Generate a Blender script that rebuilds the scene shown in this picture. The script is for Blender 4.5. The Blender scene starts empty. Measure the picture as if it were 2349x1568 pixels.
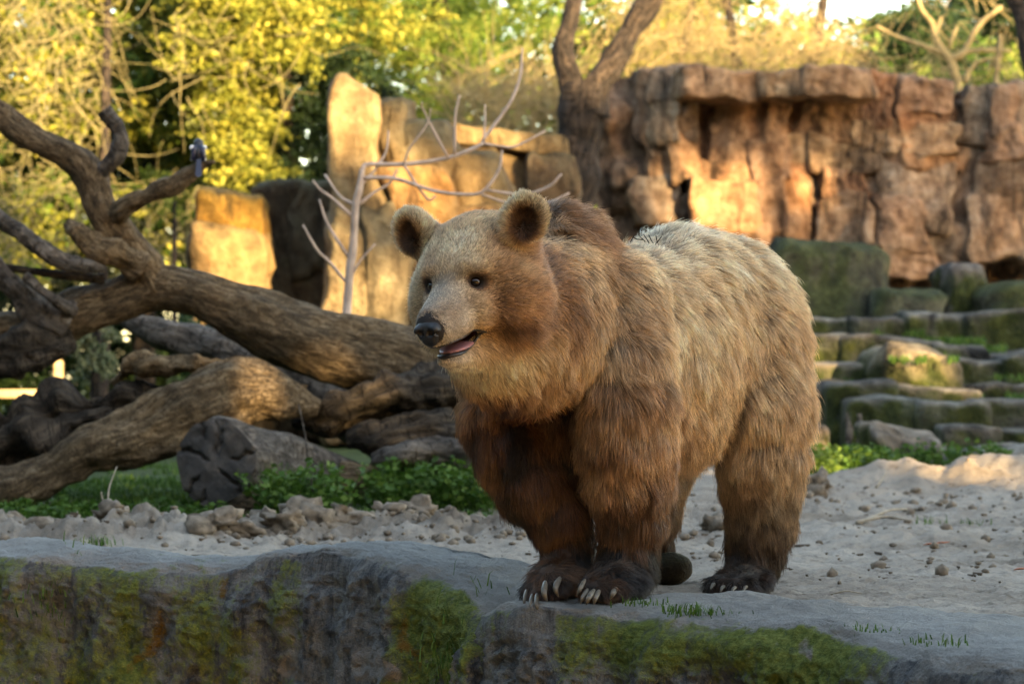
import bpy, bmesh, math, random
import numpy as np
from mathutils import Vector, Matrix

# ------------------------------------------------------------------ camera
R = math.radians
scene = bpy.context.scene
COL = scene.collection
CAM_H = 0.65            # eye height above the ledge top (m)
CAM_D = 8.0             # metres from the lens to the plane y = 0
FPX = 6272.0            # focal length in units of a 2349 x 1568 frame
cam_data = bpy.data.cameras.new('camera')
cam = bpy.data.objects.new('camera', cam_data)
COL.objects.link(cam)
cam.location = (0, -CAM_D, CAM_H)
cam.rotation_euler = (R(90), 0, 0)
cam_data.sensor_width = 36.0
cam_data.lens = FPX * 36.0 / 2349.0
cam_data.shift_y = 96.0 / 2349.0
cam_data.clip_start = 0.1
cam_data.clip_end = 2000
cam_data.dof.use_dof = True
cam_data.dof.focus_distance = 7.75
cam_data.dof.aperture_fstop = 5.0
scene.camera = cam

# ------------------------------------------------------------------ sky, sun, exposure
SUN_AZ = -35.0          # degrees to the left of straight behind the camera (negative: right)
SUN_EL = 13.0
world = bpy.data.worlds.new('World')
scene.world = world
world.use_nodes = True
wn = world.node_tree
for n in list(wn.nodes): wn.nodes.remove(n)
wo = wn.nodes.new('ShaderNodeOutputWorld')
wb = wn.nodes.new('ShaderNodeBackground')
ws = wn.nodes.new('ShaderNodeTexSky')
ws.sky_type = 'NISHITA'
ws.sun_disc = False
ws.sun_elevation = R(SUN_EL)
# direction towards the sun
SUN_DIR = Vector((-math.sin(R(SUN_AZ)) * math.cos(R(SUN_EL)), -math.cos(R(SUN_AZ)) * math.cos(R(SUN_EL)), math.sin(R(SUN_EL))))
ws.sun_rotation = math.atan2(SUN_DIR.x, SUN_DIR.y)
ws.air_density = 1.0; ws.dust_density = 1.0; ws.ozone_density = 1.0
wb.inputs['Strength'].default_value = 0.15
wn.links.new(ws.outputs[0], wb.inputs[0]); wn.links.new(wb.outputs[0], wo.inputs[0])
sun_data = bpy.data.lights.new('sun', 'SUN')
sun_data.energy = 4.2
sun_data.angle = R(0.5)
sun_data.color = (1.0, 0.79, 0.47)
sun = bpy.data.objects.new('sun', sun_data)
COL.objects.link(sun)
sun.location = (-5, -10, 12)
sun.rotation_euler = SUN_DIR.to_track_quat('Z', 'Y').to_euler()
vs = scene.view_settings
vs.view_transform = 'Standard'; vs.look = 'None'; vs.gamma = 1.0; vs.use_curve_mapping = False
vs.exposure = 2.85
vs.use_white_balance = True; vs.white_balance_temperature = 8100; vs.white_balance_tint = 10
scene.render.engine = 'CYCLES'
scene.cycles.use_denoising = True
scene.cycles.max_bounces = 6
scene.cycles.diffuse_bounces = 2
scene.cycles.transparent_max_bounces = 6
scene.cycles_curves.shape = 'RIBBONS'

# ------------------------------------------------------------------ helpers
rng = np.random.default_rng(11)
random.seed(5)
def W(px, py, d):
    """point of the place at distance d from the lens plane (survey coordinates of a 2349 x 1568 frame)"""
    return Vector(((px - 1174.5) * d / FPX, d - CAM_D, CAM_H + (880.0 - py) * d / FPX))
def M(n, d): return n * d / FPX
def tag(o, label=None, cat=None, group=None, kind=None):
    if label: o['label'] = label
    if cat: o['category'] = cat
    if group: o['group'] = group
    if kind: o['kind'] = kind
    return o
def empty(name, loc=(0, 0, 0), label=None, cat=None, group=None):
    o = bpy.data.objects.new(name, None); COL.objects.link(o); o.location = loc
    o.empty_display_size = 0.1
    return tag(o, label, cat, group)
def mesh_obj(name, V, F, mat=None, parent=None, smooth=True):
    """V: (n,3) array, F: (m,k) int array or list of tuples; world coordinates"""
    me = bpy.data.meshes.new(name)
    V = np.asarray(V, dtype=np.float32)
    if isinstance(F, np.ndarray):
        n, k = F.shape
        me.vertices.add(len(V)); me.vertices.foreach_set('co', V.ravel())
        me.loops.add(n * k); me.loops.foreach_set('vertex_index', F.astype(np.int32).ravel())
        me.polygons.add(n)
        me.polygons.foreach_set('loop_start', np.arange(0, n * k, k, dtype=np.int32))
        me.update(calc_edges=True); me.validate()
    else:
        me.from_pydata(V.tolist(), [], [tuple(f) for f in F]); me.update()
    if smooth:
        me.polygons.foreach_set('use_smooth', np.ones(len(me.polygons), dtype=bool))
    o = bpy.data.objects.new(name, me); COL.objects.link(o)
    if mat: me.materials.append(mat)
    if parent:
        o.parent = parent
        o.matrix_parent_inverse = Matrix.Translation(parent.location).inverted()
    return o
class Noise:
    """smooth pseudo random field from random plane waves, vectorised"""
    def __init__(self, seed, n=24):
        r = np.random.default_rng(seed)
        k = r.normal(size=(n, 3)); k /= np.linalg.norm(k, axis=1)[:, None]
        self.k = (k * r.uniform(0.6, 1.8, (n, 1))).astype(np.float32); self.ph = r.uniform(0, 6.283, n).astype(np.float32); self.n = n
    def __call__(self, P, scale=1.0):
        P = np.asarray(P, dtype=np.float32) * np.float32(6.283 * scale)
        out = np.zeros(len(P), dtype=np.float32)
        for i in range(self.n): out += np.sin(P @ self.k[i] + self.ph[i])
        return out / math.sqrt(self.n / 2)
NZ = [Noise(100 + i) for i in range(8)]
def fbm(P, scale, octs=4, seed=0, gain=0.5):
    out = np.zeros(len(P), dtype=np.float32); a = 1.0
    for i in range(octs):
        out += a * NZ[(seed + i) % 8](P, scale); scale *= 2.03; a *= gain
    return out
def smooth01(x, a, b):
    t = np.clip((x - a) / (b - a), 0, 1); return t * t * (3 - 2 * t)

# ------------------------------------------------------------------ materials
def new_mat(name):
    m = bpy.data.materials.new(name); m.use_nodes = True
    nt = m.node_tree
    b = nt.nodes['Principled BSDF']
    return m, nt, b
def N(nt, typ, **kw):
    n = nt.nodes.new(typ)
    for k, v in kw.items():
        if k in n.inputs: n.inputs[k].default_value = v
        else: setattr(n, k, v)
    return n
def L(nt, a, b): nt.links.new(a, b)
def ramp(nt, fac, stops):
    r = nt.nodes.new('ShaderNodeValToRGB')
    el = r.color_ramp.elements
    while len(el) < len(stops): el.new(0.5)
    for e, (p, c) in zip(el, stops):
        e.position = p; e.color = (c[0], c[1], c[2], 1) if not isinstance(c, (int, float)) else (c, c, c, 1)
    L(nt, fac, r.inputs[0]); return r
def mixc(nt, fac, a, b, blend='MIX'):
    m = nt.nodes.new('ShaderNodeMix'); m.data_type = 'RGBA'; m.blend_type = blend
    for sock, v in ((m.inputs[0], fac), (m.inputs[6], a), (m.inputs[7], b)):
        if isinstance(v, (int, float)): sock.default_value = v
        elif isinstance(v, tuple): sock.default_value = (v[0], v[1], v[2], 1)
        else: L(nt, v, sock)
    return m.outputs[2]
def noise(nt, vec, scale, detail=6, rough=0.6, dist=0.0):
    n = nt.nodes.new('ShaderNodeTexNoise')
    n.inputs['Scale'].default_value = scale; n.inputs['Detail'].default_value = detail
    n.inputs['Roughness'].default_value = rough; n.inputs['Distortion'].default_value = dist
    if vec is not None: L(nt, vec, n.inputs['Vector'])
    return n.outputs[0]
def coords(nt, scale=(1, 1, 1), kind='Object', rot=(0, 0, 0)):
    t = nt.nodes.new('ShaderNodeTexCoord'); mp = nt.nodes.new('ShaderNodeMapping')
    mp.inputs['Scale'].default_value = scale; mp.inputs['Rotation'].default_value = rot
    L(nt, t.outputs[kind], mp.inputs[0]); return mp.outputs[0]
def bump(nt, b, h, strength=0.5, dist=0.02):
    n = nt.nodes.new('ShaderNodeBump'); n.inputs['Strength'].default_value = strength; n.inputs['Distance'].default_value = dist
    L(nt, h, n.inputs['Height']); L(nt, n.outputs[0], b.inputs['Normal']); return n
def plain(name, col, rough=0.7, var=0.25, scale=20, spec=0.3):
    m, nt, b = new_mat(name)
    v = coords(nt)
    f = noise(nt, v, scale)
    r = ramp(nt, f, [(0.3, tuple(c * (1 - var) for c in col)), (0.7, tuple(min(1, c * (1 + var)) for c in col))])
    L(nt, r.outputs[0], b.inputs['Base Color']); b.inputs['Roughness'].default_value = rough
    b.inputs['Specular IOR Level'].default_value = spec
    bump(nt, b, f, 0.25, 0.01)
    return m

f32 = lambda *a: np.array(a, np.float32)
def tube(name, pts, rad, mat, parent=None, n=10, cap=True):
    """swept tube along pts (k,3) with radii (k,)"""
    pts = np.asarray(pts, np.float32); rad = np.broadcast_to(np.asarray(rad, np.float32), (len(pts),))
    V, F = tube_arrays(pts, rad, n, cap)
    return mesh_obj(name, V, F, mat, parent)
def tube_arrays(pts, rad, n=10, cap=True):
    k = len(pts); tg = np.gradient(pts, axis=0); tg /= np.linalg.norm(tg, axis=1)[:, None] + 1e-9
    ref = f32(0, 0, 1) if abs(tg[0][2]) < .9 else f32(1, 0, 0)
    nn = np.cross(tg[0], ref); nn /= np.linalg.norm(nn); V = []
    for i in range(k):
        nn = nn - (nn @ tg[i]) * tg[i]; nn /= np.linalg.norm(nn) + 1e-9; bb = np.cross(tg[i], nn)
        for j in range(n):
            a_ = 2 * math.pi * j / n
            V.append(pts[i] + rad[i] * (nn * math.cos(a_) + bb * math.sin(a_)))
    F = []
    for i in range(k - 1):
        for j in range(n): F.append((i * n + j, i * n + (j + 1) % n, (i + 1) * n + (j + 1) % n, (i + 1) * n + j))
    if cap: F.append(tuple(range(n))[::-1]); F.append(tuple((k - 1) * n + j for j in range(n)))
    return V, F
def spline(pts, n):
    """Catmull-Rom through rows of pts (any width)"""
    p = np.asarray(pts, np.float64); p = np.vstack([2 * p[0] - p[1], p, 2 * p[-1] - p[-2]])
    out = []; m = len(p) - 3
    for t in np.linspace(0, m - 1e-6, n):
        i = int(t); f = t - i; a, b, c, d = p[i:i + 4]
        out.append(.5 * ((2 * b) + (c - a) * f + (2 * a - 5 * b + 4 * c - d) * f * f + (3 * b - a - 3 * c + d) * f ** 3))
    return np.array(out)

def grid_faces(nu, nv, wrap_u=False):
    """vertex id = v * nu + u"""
    u = np.arange(nu if wrap_u else nu - 1); v = np.arange(nv - 1)
    U, Vv = np.meshgrid(u, v); U2 = (U + 1) % nu
    return np.stack([Vv * nu + U, Vv * nu + U2, (Vv + 1) * nu + U2, (Vv + 1) * nu + U], -1).reshape(-1, 4)
def grid_normals(P):
    """P: (nv, nu, 3)"""
    du = np.gradient(P, axis=1); dv = np.gradient(P, axis=0)
    n = np.cross(du, dv); return n / (np.linalg.norm(n, axis=-1, keepdims=True) + 1e-9)
def attr(o, name, vals):
    vals = np.asarray(vals, np.float32)
    if vals.ndim == 1:
        a = o.data.attributes.new(name, 'FLOAT', 'POINT'); a.data.foreach_set('value', vals)
    else:
        a = o.data.attributes.new(name, 'FLOAT_VECTOR', 'POINT'); a.data.foreach_set('vector', vals.ravel())
def A_(nt, name, out='Fac'):
    return N(nt, 'ShaderNodeAttribute', attribute_name=name).outputs[out]
def math_(nt, op, a, b=None):
    n = nt.nodes.new('ShaderNodeMath'); n.operation = op
    for k_, v_ in ((0, a), (1, b)):
        if v_ is None: continue
        if isinstance(v_, (int, float)): n.inputs[k_].default_value = v_
        else: L(nt, v_, n.inputs[k_])
    n.use_clamp = False
    return n.outputs[0]
# ================================================================== ground and rock ledge
LIP = [(-900, 1255, 10.3), (-300, 1256, 9.7), (0, 1262, 9.3), (215, 1282, 9.1), (376, 1292, 9.0), (548, 1296, 8.9), (612, 1270, 8.85), (698, 1268, 8.75), (779, 1258, 8.65),
       (886, 1268, 8.5), (1020, 1298, 8.3), (1090, 1338, 8.15), (1135, 1385, 8.02), (1180, 1425, 7.95)]
LIP_B = [(1122, 1405, 7.99), (1146, 1378, 7.86), (1180, 1384, 7.76), (1240, 1392, 7.69), (1350, 1397, 7.63), (1490, 1398, 7.56), (1560, 1408, 7.48), (1700, 1420, 7.36), (1850, 1431, 7.2), (1950, 1447, 7.05),
         (2100, 1480, 6.8), (2180, 1500, 6.62), (2349, 1522, 6.42), (2600, 1560, 6.1), (3200, 1640, 5.5)]
lipw = np.array([np.array(W(*p)) for p in LIP[:-2]] + [np.array(W(*p)) for p in LIP_B[1:]])
def lip_d(x): return np.interp(x, lipw[:, 0], lipw[:, 1]) + CAM_D
def ground_z(x, y, fine=True):
    x = np.asarray(x, np.float32); y = np.asarray(y, np.float32)
    d = y + CAM_D
    P = np.stack([x, y, 0 * x], 1)
    z = .012 * np.clip(d - 9.5, 0, 11) + .006 * fbm(P, .55, 2, 0)
    n1 = fbm(P, 1.5, 3, 2); n2 = fbm(P, 6, 3, 4)
    px = 1174.5 + x / d * FPX
    left = 1 - smooth01(px, 1150, 1330)
    ridge = np.exp(-((d - 11.4 - .25 * NZ[3](P, .3)) / .55) ** 2)
    z = z + left * ridge * (.030 + .028 * n1) + left * ridge * (.016 * np.abs(n2) + .010 * np.abs(fbm(P, 13, 2, 6)))
    z = z - left * .05 * np.exp(-((d - 12.9) / .5) ** 2)
    # soil heaps behind the bear and on the right
    for (hx, hd, a, rx, rd) in ((2110, 15.3, .10, .55, .6), (1900, 14.6, .05, .45, .5), (1560, 12.6, .05, .5, .5), (1640, 11.4, .035, .5, .4), (2290, 15.5, .07, .6, .6), (930, 11.9, .05, .35, .3)):
        wx = (hx - 1174.5) * hd / FPX
        z = z + a * np.exp(-((x - wx) / rx) ** 2 - ((d - hd) / rd) ** 2) * (1 + .25 * n1)
    right = smooth01(px, 1350, 1600) * np.exp(-((d - 12.3) / 2.0) ** 2)
    z = z + right * (.007 * n1 + .003 * n2)
    z = z + .0035 * n2 + .002 * fbm(P, 22, 2, 1)
    ld = lip_d(x)
    z = np.where(d < ld + .95, z - .16 * (1 - smooth01(d, ld + .55, ld + .95)), z)
    z = np.where(d < ld + .25, -1.9, z)
    return z
ta = np.concatenate([-np.geomspace(3.5, .26, 26), np.linspace(-.25, .25, 440), np.geomspace(.26, 3.5, 26)])
dd_ = np.concatenate([np.linspace(2.0, 5.6, 10), 5.65 * (29 / 5.65) ** np.linspace(0, 1, 540), np.geomspace(29.5, 900, 50)])
DD, TA = np.meshgrid(dd_, ta, indexing='ij')
gx = (DD * TA).ravel(); gy = (DD - CAM_D).ravel()
gz = ground_z(gx, gy)
dirt_m, nt, b_ = new_mat('dirt')
v_ = coords(nt)
n1 = noise(nt, v_, 1.3, 8, .65); n2 = noise(nt, v_, 14, 8, .7); n3 = noise(nt, v_, 90, 4, .7)
c1 = ramp(nt, n1, [(.30, (.195, .155, .120)), (.50, (.285, .238, .192)), (.70, (.36, .312, .260))])
c2 = ramp(nt, n2, [(.30, (.45, .42, .40)), (.48, (1, 1, 1)), (.75, (1.12, 1.1, 1.08))])
cc_ = mixc(nt, 1.0, c1.outputs[0], c2.outputs[0], 'MULTIPLY')
c3 = ramp(nt, n3, [(.30, (.62, .60, .58)), (.42, (1, 1, 1))])
cc_ = mixc(nt, .8, cc_, c3.outputs[0], 'MULTIPLY')
cc_ = mixc(nt, A_(nt, 'damp'), cc_, (.115, .086, .062))
gr_ = ramp(nt, n2, [(.35, (.016, .030, .008)), (.6, (.040, .068, .015)), (.75, (.09, .085, .04))])
cc_ = mixc(nt, A_(nt, 'green'), cc_, gr_.outputs[0])
L(nt, cc_, b_.inputs['Base Color']); b_.inputs['Roughness'].default_value = .9; b_.inputs['Specular IOR Level'].default_value = .15
hsum = math_(nt, 'ADD', n2, math_(nt, 'MULTIPLY', n3, .35))
bump(nt, b_, hsum, .9, .02)
ground = mesh_obj('ground', np.stack([gx, gy, gz], 1), grid_faces(len(ta), len(dd_)), dirt_m)
tag(ground, kind='structure')
GP = np.stack([gx, gy, 0 * gx], 1); gd = gy + CAM_D; gpx = 1174.5 + gx / gd * FPX
nn_ = fbm(GP, 1.1, 3, 3) * .5; nn2 = fbm(GP, 4.5, 3, 6) * .5
lf = 1 - smooth01(gpx, 1180, 1330)
soil = np.exp(-((gd - 11.9) / .95) ** 2) * lf
damp = np.clip(soil * (.62 + .5 * nn_ + .6 * nn2) + .6 * np.exp(-((gd - 12.9) / .5) ** 2) * lf, 0, .85)
streak = np.stack([gx * .35, gy * 2.0, 0 * gx], 1)
damp = np.maximum(damp, np.clip(fbm(streak, .9, 3, 5) * .55 - .38, 0, .42) * smooth01(gpx, 1300, 1700) * (gd < 15))
attr(ground, 'damp', damp)
green = np.clip(smooth01(gd, 12.6, 13.4) * lf * (.65 + .5 * nn_), 0, 1) * (1 - smooth01(gd, 18, 22) * .3)
green = np.maximum(green, .95 * smooth01(gd, 13.8, 14.6) * lf)
green = np.maximum(green, smooth01(gd, 17, 22) * (.55 + .5 * nn_))
attr(ground, 'green', np.clip(green, 0, .95))

# ---- rock ledge: two lumps, split by the crack under the bear's right paw
PROF = [(-1.25, -.10), (-1.05, -.035), (-.80, -.008), (-.50, .010), (-.28, .016), (-.14, .012), (-.05, .004), (0, -.006), (.035, -.026), (.058, -.06), (.072, -.11), (.080, -.20), (.085, -.34), (.10, -.52), (.125, -.80), (.17, -1.2), (.26, -1.9)]
def rock_mat():
    m, nt, b_ = new_mat('ledge_rock')
    v_ = coords(nt); vs_ = coords(nt, (1, 1, .22))
    n1 = noise(nt, v_, 5, 8, .65); n2 = noise(nt, v_, 38, 8, .7); n3 = noise(nt, vs_, 16, 8, .75, .3); n4 = noise(nt, v_, 150, 3, .6)
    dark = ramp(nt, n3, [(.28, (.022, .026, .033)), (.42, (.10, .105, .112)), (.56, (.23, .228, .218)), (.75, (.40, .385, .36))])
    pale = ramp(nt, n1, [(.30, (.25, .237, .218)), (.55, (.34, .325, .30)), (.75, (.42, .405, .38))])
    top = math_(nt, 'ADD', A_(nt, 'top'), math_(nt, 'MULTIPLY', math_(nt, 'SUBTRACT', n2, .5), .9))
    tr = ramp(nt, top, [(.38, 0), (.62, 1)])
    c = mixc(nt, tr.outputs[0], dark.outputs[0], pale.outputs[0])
    mo = math_(nt, 'ADD', A_(nt, 'moss'), math_(nt, 'ADD', math_(nt, 'MULTIPLY', math_(nt, 'SUBTRACT', n2, .5), 1.3), math_(nt, 'MULTIPLY', math_(nt, 'SUBTRACT', n3, .5), 1.6)))
    mr = ramp(nt, mo, [(.36, 0), (.56, .55), (.85, 1)])
    mc = ramp(nt, n2, [(.25, (.024, .038, .008)), (.44, (.105, .145, .024)), (.66, (.25, .29, .065))])
    c = mixc(nt, mr.outputs[0], c, mc.outputs[0])
    og = math_(nt, 'ADD', A_(nt, 'orange'), math_(nt, 'MULTIPLY', math_(nt, 'SUBTRACT', n2, .5), 1.1))
    orr = ramp(nt, og, [(.45, 0), (.75, 1)])
    c = mixc(nt, orr.outputs[0], c, (.20, .105, .012))
    li = math_(nt, 'ADD', A_(nt, 'bare'), math_(nt, 'MULTIPLY', math_(nt, 'SUBTRACT', n2, .5), .5))
    lr = ramp(nt, li, [(.48, 0), (.60, 1)])
    c = mixc(nt, lr.outputs[0], c, (.27, .245, .22))
    # pale crusts of lichen
    vo = N(nt, 'ShaderNodeTexVoronoi'); vo.inputs['Scale'].default_value = 26; vo.inputs['Randomness'].default_value = 1.0
    L(nt, coords(nt), vo.inputs['Vector'])
    sp = ramp(nt, math_(nt, 'ADD', vo.outputs['Distance'], math_(nt, 'MULTIPLY', n2, .5)), [(.36, 1), (.42, 0)])
    c = mixc(nt, math_(nt, 'MULTIPLY', sp.outputs[0], .28), c, (.30, .30, .25))
    L(nt, c, b_.inputs['Base Color']); b_.inputs['Roughness'].default_value = .82; b_.inputs['Specular IOR Level'].default_value = .3
    h = math_(nt, 'ADD', math_(nt, 'MULTIPLY', n2, 1.0), math_(nt, 'MULTIPLY', n4, .35))
    h = math_(nt, 'ADD', h, math_(nt, 'MULTIPLY', n3, .8))
    bump(nt, b_, h, 1.0, .035)
    return m
ledge_m = rock_mat()
def ledge(name, lip, label, seed, back=1.0, marks=()):
    base = np.array([np.array(W(*p)) for p in lip])
    path = spline(base, 620)
    # re-space along the path
    sl = np.concatenate([[0], np.cumsum(np.linalg.norm(np.diff(path[:, :2], axis=0), axis=1))])
    ns = int(sl[-1] / .0125); sv = np.linspace(0, sl[-1], ns)
    path = np.stack([np.interp(sv, sl, path[:, j]) for j in range(3)], 1)
    tg = np.gradient(path[:, :2], axis=0); tg /= np.linalg.norm(tg, axis=1)[:, None]
    ker = np.ones(41) / 41
    for j in range(2): tg[:, j] = np.convolve(np.pad(tg[:, j], 20, 'edge'), ker, 'valid')
    tg /= np.linalg.norm(tg, axis=1)[:, None]
    nr = np.stack([tg[:, 1], -tg[:, 0]], 1)                 # outward, towards the moat
    pr = spline(PROF, 190); pr[:, 0] = np.where(pr[:, 0] < 0, pr[:, 0] * back, pr[:, 0])
    nv = len(pr)
    P = np.zeros((nv, ns, 3))
    # lumps along the rim
    bul = .040 * np.sin(sv * 3.1 + seed) + .022 * np.sin(sv * 6.3 + 2 * seed) + .008 * np.sin(sv * 13.1 + seed * 3)
    for i, (o, z) in enumerate(pr):
        facew = min(1, max(0, (o + .02) / .08)) if z < .02 else 0
        off = o + bul * facew
        P[i, :, 0] = path[:, 0] + nr[:, 0] * off; P[i, :, 1] = path[:, 1] + nr[:, 1] * off
        zl = path[:, 2] if o > -.3 else path[:, 2] * max(0, (o / back + 1.25) / .95)
        P[i, :, 2] = zl + z
    n = grid_normals(P)
    if n[nv // 2, ns // 2] @ np.array((0, -1, .5)) < 0: n = -n
    Q = P.reshape(-1, 3); nn = n.reshape(-1, 3)
    face = np.repeat(smooth01(np.array([o for o, z in pr]), -.01, .06), ns)
    deep = np.repeat(np.array([z for o, z in pr]), ns)
    St = Q * np.array((1, 1, .14))
    rid = np.abs(fbm(St + seed, 1.3, 2, 2)); chip = np.abs(fbm(Q * np.array((1, 1, .7)), 9, 3, 5)); fine = fbm(Q, 30, 3, 1)
    disp = face * (.040 * (1 - np.minimum(rid, 1.6)) + .012 * (.8 - np.minimum(chip, 1.4)) + .004 * fine) + (1 - face) * (.006 * fbm(Q, 2.2, 3, 4) + .0012 * fine)
    # sharp broken flakes on the face
    fl = np.floor((fbm(Q * np.array((1, 1, .6)), 3.4, 2, 6)) * 2.2) / 2.2
    disp = disp + face * .014 * fl
    disp = disp * (1 - face * (1 - smooth01(-deep, .015, .16)))
    Q2 = Q + nn * disp[:, None]
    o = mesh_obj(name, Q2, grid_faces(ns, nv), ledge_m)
    tag(o, label, 'rock')
    px = 1174.5 + Q2[:, 0] / (Q2[:, 1] + CAM_D) * FPX; py = 880 - (Q2[:, 2] - CAM_H) / (Q2[:, 1] + CAM_D) * FPX
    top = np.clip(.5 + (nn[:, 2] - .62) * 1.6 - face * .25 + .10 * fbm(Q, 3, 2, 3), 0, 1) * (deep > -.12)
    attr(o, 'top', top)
    moss = np.zeros(len(Q)); orange = np.zeros(len(Q)); bare = np.zeros(len(Q))
    mn = fbm(St, 1.5, 4, 1) * .5
    moss = np.clip(.44 + .55 * mn, 0, 1) * smooth01(face, .2, .8)
    for (k, cx, cy, rx, ry, a) in marks:
        wv = a * np.exp(-((px - cx + 18 * fbm(Q, 2.5, 2, 2)) / rx) ** 2 - ((py - cy) / ry) ** 2)
        if k == 'm': moss += wv
        elif k == 'o': orange += wv
        else: bare += wv
    attr(o, 'moss', np.clip(moss, -.5, 1)); attr(o, 'orange', np.clip(orange, 0, 1)); attr(o, 'bare', np.clip(bare, 0, 1))
    return o
ledge('rock_ledge', LIP, 'long dark rock rim with dusty top and green and orange moss, left of the bear', 1.7, .55,
      [('m', 450, 1430, 110, 150, .65), ('m', 60, 1500, 60, 90, .25), ('m', 1000, 1430, 70, 110, .50), ('m', 1075, 1500, 40, 80, .35), ('m', 760, 1400, 140, 40, .15), ('m', 200, 1420, 110, 120, -.35), ('m', 780, 1500, 130, 70, -.3),
       ('o', 325, 1470, 30, 120, .72), ('o', 560, 1350, 22, 45, .72), ('o', 955, 1470, 22, 120, .75), ('b', 850, 1520, 50, 55, .95), ('b', 700, 1530, 45, 55, .75), ('b', 40, 1400, 40, 25, .3)])
ledge('rock_ledge', LIP_B, 'pale topped rock slab with green mossy face that the bear stands on', 4.2, .95,
      [('m', 1420, 1490, 150, 70, .50), ('m', 1640, 1490, 160, 65, .55), ('m', 1900, 1520, 120, 50, .40), ('m', 2200, 1560, 100, 30, .35), ('m', 1220, 1470, 50, 60, -.2), ('b', 1830, 1490, 16, 60, .6), ('b', 1640, 1448, 60, 10, .3)])
# ================================================================== fallen wood
def bark_mat(name, stops, groove=26, cross=60, strength=.9, rough=.85, dark=.45):
    """bark or weathered wood; 'bark' attribute = (r cos, r sin, length along)"""
    m, nt, b_ = new_mat(name)
    at_ = A_(nt, 'bark', 'Vector')
    mp = nt.nodes.new('ShaderNodeMapping'); mp.inputs['Scale'].default_value = (1, 1, .30); L(nt, at_, mp.inputs[0])
    mp2 = nt.nodes.new('ShaderNodeMapping'); mp2.inputs['Scale'].default_value = (.5, .5, 1.3); L(nt, at_, mp2.inputs[0])
    g = noise(nt, mp.outputs[0], groove, 8, .65, .4); c_ = noise(nt, mp2.outputs[0], cross, 3, .6, .5); big = noise(nt, at_, 3.5, 5, .6)
    cr = ramp(nt, c_, [(.36, 0), (.48, 1)])
    hgt = math_(nt, 'MULTIPLY', g, cr.outputs[0])
    col = ramp(nt, g, stops)
    tone = ramp(nt, big, [(.28, (dark, dark, dark)), (.50, (1, 1, 1)), (.74, (1.35, 1.25, 1.12))])
    c2 = mixc(nt, 1.0, col.outputs[0], tone.outputs[0], 'MULTIPLY')
    crk = ramp(nt, cr.outputs[0], [(0, (.30, .26, .23)), (1, (1, 1, 1))])
    c3 = mixc(nt, .75, c2, crk.outputs[0], 'MULTIPLY')
    L(nt, c3, b_.inputs['Base Color']); b_.inputs['Roughness'].default_value = rough; b_.inputs['Specular IOR Level'].default_value = .2
    bump(nt, b_, math_(nt, 'ADD', hgt, g), strength, .03)
    return m
bark_m = bark_mat('trunk_bark', [(.28, (.030, .019, .010)), (.46, (.125, .083, .045)), (.58, (.24, .168, .098)), (.75, (.38, .29, .19))], 46, 120, 1.0)
grey_m = bark_mat('weathered_wood', [(.28, (.030, .025, .022)), (.46, (.095, .080, .068)), (.58, (.165, .140, .120)), (.75, (.27, .235, .205))], 30, 30, 1.0)
warm_m = bark_mat('pale_stripped_wood', [(.28, (.040, .024, .012)), (.46, (.15, .100, .054)), (.58, (.27, .188, .110)), (.75, (.42, .33, .22))], 40, 90, 1.0)
rot_m = bark_mat('rotten_dark_wood', [(.28, (.010, .008, .006)), (.46, (.034, .026, .019)), (.58, (.075, .057, .041)), (.75, (.17, .13, .092))], 24, 30, 1.0)
def limb(name, ctrl, mat, parent=None, amp=.07, rag=0.0, na=40, step=.022, seed=0, twist=0., cap_mat=None, flat=1.0):
    """ctrl: (px, py, d, radius_px) rows"""
    c = np.array([list(W(p[0], p[1], p[2])) + [M(p[3], p[2])] for p in ctrl])
    ln = np.linalg.norm(np.diff(c[:, :3], axis=0), axis=1).sum()
    nl = int(max(10, min(260, ln / step)))
    s = spline(c, nl); pts, rad = s[:, :3], np.maximum(.004, s[:, 3])
    V, F = tube_arrays(pts.astype(np.float32), rad.astype(np.float32), na, True)
    V = np.array(V, np.float64)
    al = np.concatenate([[0], np.cumsum(np.linalg.norm(np.diff(pts, axis=0), axis=1))])
    cen = np.repeat(pts, na, 0); rr = np.repeat(rad, na); aa = np.repeat(al, na); th = np.tile(np.arange(na) * 2 * np.pi / na, nl) + twist * aa
    bk = np.stack([rr * np.cos(th), rr * np.sin(th), aa + seed * 3.1], 1)
    off = V - cen
    St = bk * np.array((1, 1, .25)) + seed
    k = 1 + amp * fbm(bk + seed, .45 / max(.05, rad.mean()) * .5, 3, 1) + .035 * fbm(St, 1.1 / max(.05, rad.mean()) * .8, 3, 4)
    if rag:
        k = k + rag * fbm(V + seed, 2.2, 3, 3) * .5 + rag * .6 * np.floor(fbm(St, 3.0, 2, 6) * 2) / 2 * .5
    V = cen + off * np.maximum(.25, k)[:, None]
    if flat != 1: V[:, 2] = cen[:, 2] + (V[:, 2] - cen[:, 2]) * flat
    o = mesh_obj(name, V, F, mat, parent)
    attr(o, 'bark', bk)
    return o
fallen = empty('fallen_tree', W(900, 900, 14.4), 'big fallen tree trunk with forked bare limbs lying behind the bear', 'fallen tree')
D0 = 14.4
f_trunk = limb('trunk', [(1360, 985, 14.6, 120), (1220, 945, 14.5, 118), (1060, 895, 14.45, 108), (950, 845, D0, 97), (860, 820, D0, 89), (746, 793, D0, 82), (650, 762, D0, 76), (571, 725, D0, 70), (500, 694, D0, 61), (439, 672, D0, 55), (351, 659, D0, 53), (263, 690, D0, 50), (176, 716, D0, 55), (88, 760, D0, 58), (0, 775, D0, 60), (-120, 800, D0, 60), (-320, 870, D0, 58), (-480, 990, D0, 55)], bark_m, fallen, .03, .02, 56, .02, 1)
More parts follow.
